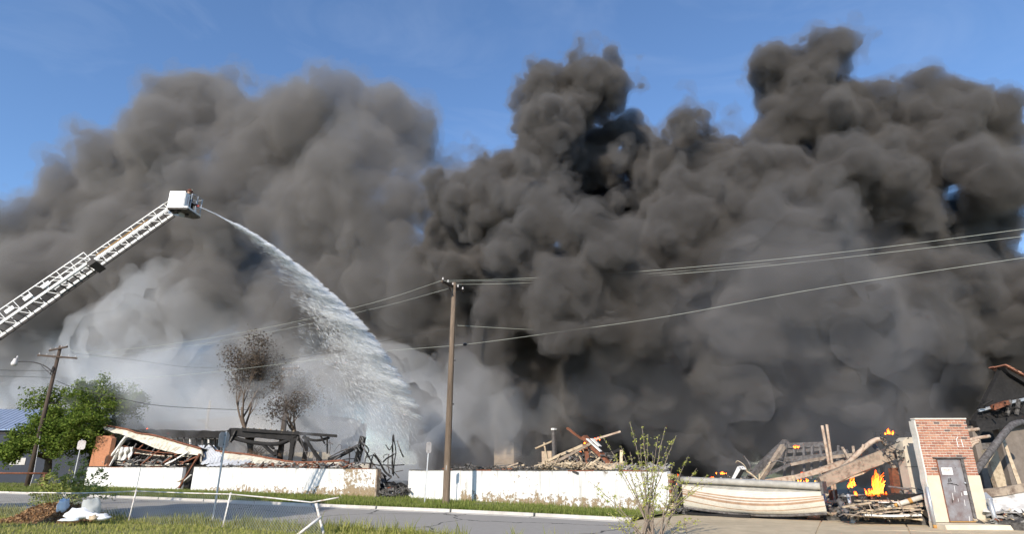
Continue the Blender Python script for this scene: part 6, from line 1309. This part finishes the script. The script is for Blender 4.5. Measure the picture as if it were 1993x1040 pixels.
RIGHT = [(1120,160,44,0),(1080,185,38,0),(1170,155,36,0),(1150,210,46,1),(1095,245,52,-1),(1040,295,54,-3),(975,335,54,-4),(910,370,48,-1),(1175,290,42,5),(1225,285,40,7),(1215,335,44,8),(1260,325,44,8),
 (1285,290,52,-4),(1345,290,38,-2),(1245,335,48,-2),(955,410,66,-6),(1040,365,54,-6),(1330,345,44,-4),(1120,455,46,-9),(1065,490,54,-9),(1030,565,60,-9),(1150,535,76,-9),
 (1170,640,84,-8),(1310,450,78,-4),(920,520,60,0),(905,620,76,6),(1010,650,66,-6),(1280,610,95,-4),(1110,740,76,-3),(960,730,70,8),(870,420,50,3),(880,500,60,3),
 (1535,165,46,0),(1585,145,44,0),(1640,165,44,0),(1690,195,44,0),(1620,190,48,0),(1570,210,54,1),(1515,255,50,0),(1640,260,70,0),(1490,310,56,-1),(1430,360,54,-2),(1560,375,88,-3),
 (1720,335,74,0),(1755,270,44,2),(1810,230,48,1),(1870,205,46,1),(1925,245,44,1),(1850,295,72,0),(1955,300,48,0),(1745,430,80,-1),(1915,335,54,-3),(1970,600,60,0),(1965,380,34,2),(1905,410,44,5),(1960,430,44,6),
 (1400,480,85,-4),(1580,540,110,-4),(1770,590,90,-1),(1400,650,105,-3),(1640,680,110,0),(1830,700,95,2),(1990,690,90,2),(1250,740,90,-2),(2090,650,110,4),(2030,500,60,5),(1960,500,60,5),(1880,520,70,4),
 (1450,780,90,2),(1700,790,85,4),
 (1120,230,44,7),(1110,310,66,8),(1000,420,90,14),(1140,410,90,15),(1260,390,70,14),(1370,440,90,10),(1300,560,130,9),(940,500,90,13),(1030,590,110,10),(1160,600,110,7),(1450,500,110,8),(1580,230,54,6),(1600,330,84,7),(1500,400,84,7),(1700,400,100,8),(1790,310,70,7),(1880,280,60,7),(1600,500,120,8),(1740,540,110,8),(1850,600,90,8),(1450,640,120,8),(1000,720,90,8),(1150,740,100,7),(1300,720,100,7),(1550,740,120,8),(1760,720,110,9),(1900,690,90,9),(1400,340,50,6),
 (860,690,70,13),(865,770,75,13),(870,850,60,13),(1220,890,60,10),(1310,890,60,10),(1120,895,50,11),(940,890,60,13),
 (900,720,70,12),(900,800,70,12),(1000,800,80,10),(1000,880,60,10),(1100,840,70,8),(1200,840,70,8),(1310,830,70,6),(1400,860,60,6),(1520,870,60,6),(1640,870,55,6),(1780,850,60,7),(1880,860,60,9),(1960,820,70,9)]
smoke_core = volume_mat('dark_smoke_core', (0.215, 0.202, 0.192), 1.35)
smoke_veil = volume_mat('dark_smoke_veil', (0.27, 0.257, 0.245), 0.24)
soft_core = volume_mat('drifting_smoke_core', (0.315, 0.30, 0.29), 0.34)
soft_veil = volume_mat('drifting_smoke_veil', (0.36, 0.345, 0.335), 0.09)
low_mat = volume_mat('low_grey_smoke', (0.84, 0.865, 0.91), 0.18)
make_cloud('smoke', RIGHT, 0.31, [(0.0, smoke_core), (0.65, smoke_veil)], [(0.17, 2.8), (0.34, 1.9), (0.7, 1.15), (1.4, 0.6)], (0.10, 3.6), 1.4,
           'dense black-grey billowing smoke columns rising behind the long white wall')
make_cloud('smoke', LEFT, 0.46, [(0.0, soft_core), (1.2, soft_veil)], [(0.12, 3.0), (0.24, 2.2), (0.5, 1.2), (1.0, .5)], (0.07, 5.0), 3.0,
           'softer grey smoke drifting away behind the ladder basket')
make_cloud('smoke', LOW, 0.8, [(0.0, low_mat), (3.0, low_mat)], [(0.09, 4.0), (0.22, 2.0)], (0.05, 8.0), 4.0,
           'hazy grey smoke bank lying behind the trees and far buildings', zmin=.5, soft=True)

# paler, thinner smoke and steam hanging low over the wreck
PALE_L = [(160,690,80,8),(260,690,80,4),(60,720,80,10),(340,740,80,4),(430,700,80,4),(250,770,60,4),(420,790,60,8),(560,720,80,6),(640,760,80,5),(740,760,70,2),(530,820,50,8),(660,840,50,7),(760,850,55,2),(340,620,70,4),(820,820,50,-2)]
PALE_C = [(930,760,60,-2),(990,790,60,-3),(900,830,60,-3),(1000,860,60,-3),(950,700,45,-2),(850,800,50,-2),(1060,820,45,-3)]
PALE_R = [(1530,500,55,-8),(1500,580,70,-8),(1560,620,75,-8),(1620,560,50,-8),(1450,640,60,-8),(1640,690,70,-8),(1720,640,60,-3),(1420,820,60,-5),(1520,840,50,-6),(1640,840,50,-6),(1150,790,60,-5),(1260,800,60,-5),(1360,790,60,-5),(1250,700,50,-6),(1740,790,50,-5)]
pale_mat = volume_mat('pale_smoke', (0.93, 0.955, 0.99), 0.075)
pale_mat2 = volume_mat('grey_blue_smoke', (0.66, 0.66, 0.69), 0.026)
make_cloud('smoke', PALE_L, 0.6, [(-1.2, pale_mat), (.6, pale_mat), (2.4, pale_mat)], [(0.12, 3.4), (0.3, 1.8), (0.7, .7)], (0.06, 8.0), 4.0, 'pale blue-grey steam hanging low under the water jet', zmin=.3, soft=True)
make_cloud('smoke', PALE_C, 0.6, [(-.6, pale_mat), (1.0, pale_mat2)], [(0.14, 2.8), (0.36, 1.5), (0.8, .6)], (0.08, 6.0), 3.5, 'pale smoke drifting round the tan chimney stack', zmin=.3, soft=True)
make_cloud('smoke', PALE_R, 0.5, [(-.6, pale_mat2), (1.2, pale_mat2)], [(0.14, 2.8), (0.36, 1.6), (0.8, .7)], (0.08, 6.0), 3.5, 'thin grey-blue smoke veil in front of the dense black columns', zmin=.3, soft=True)
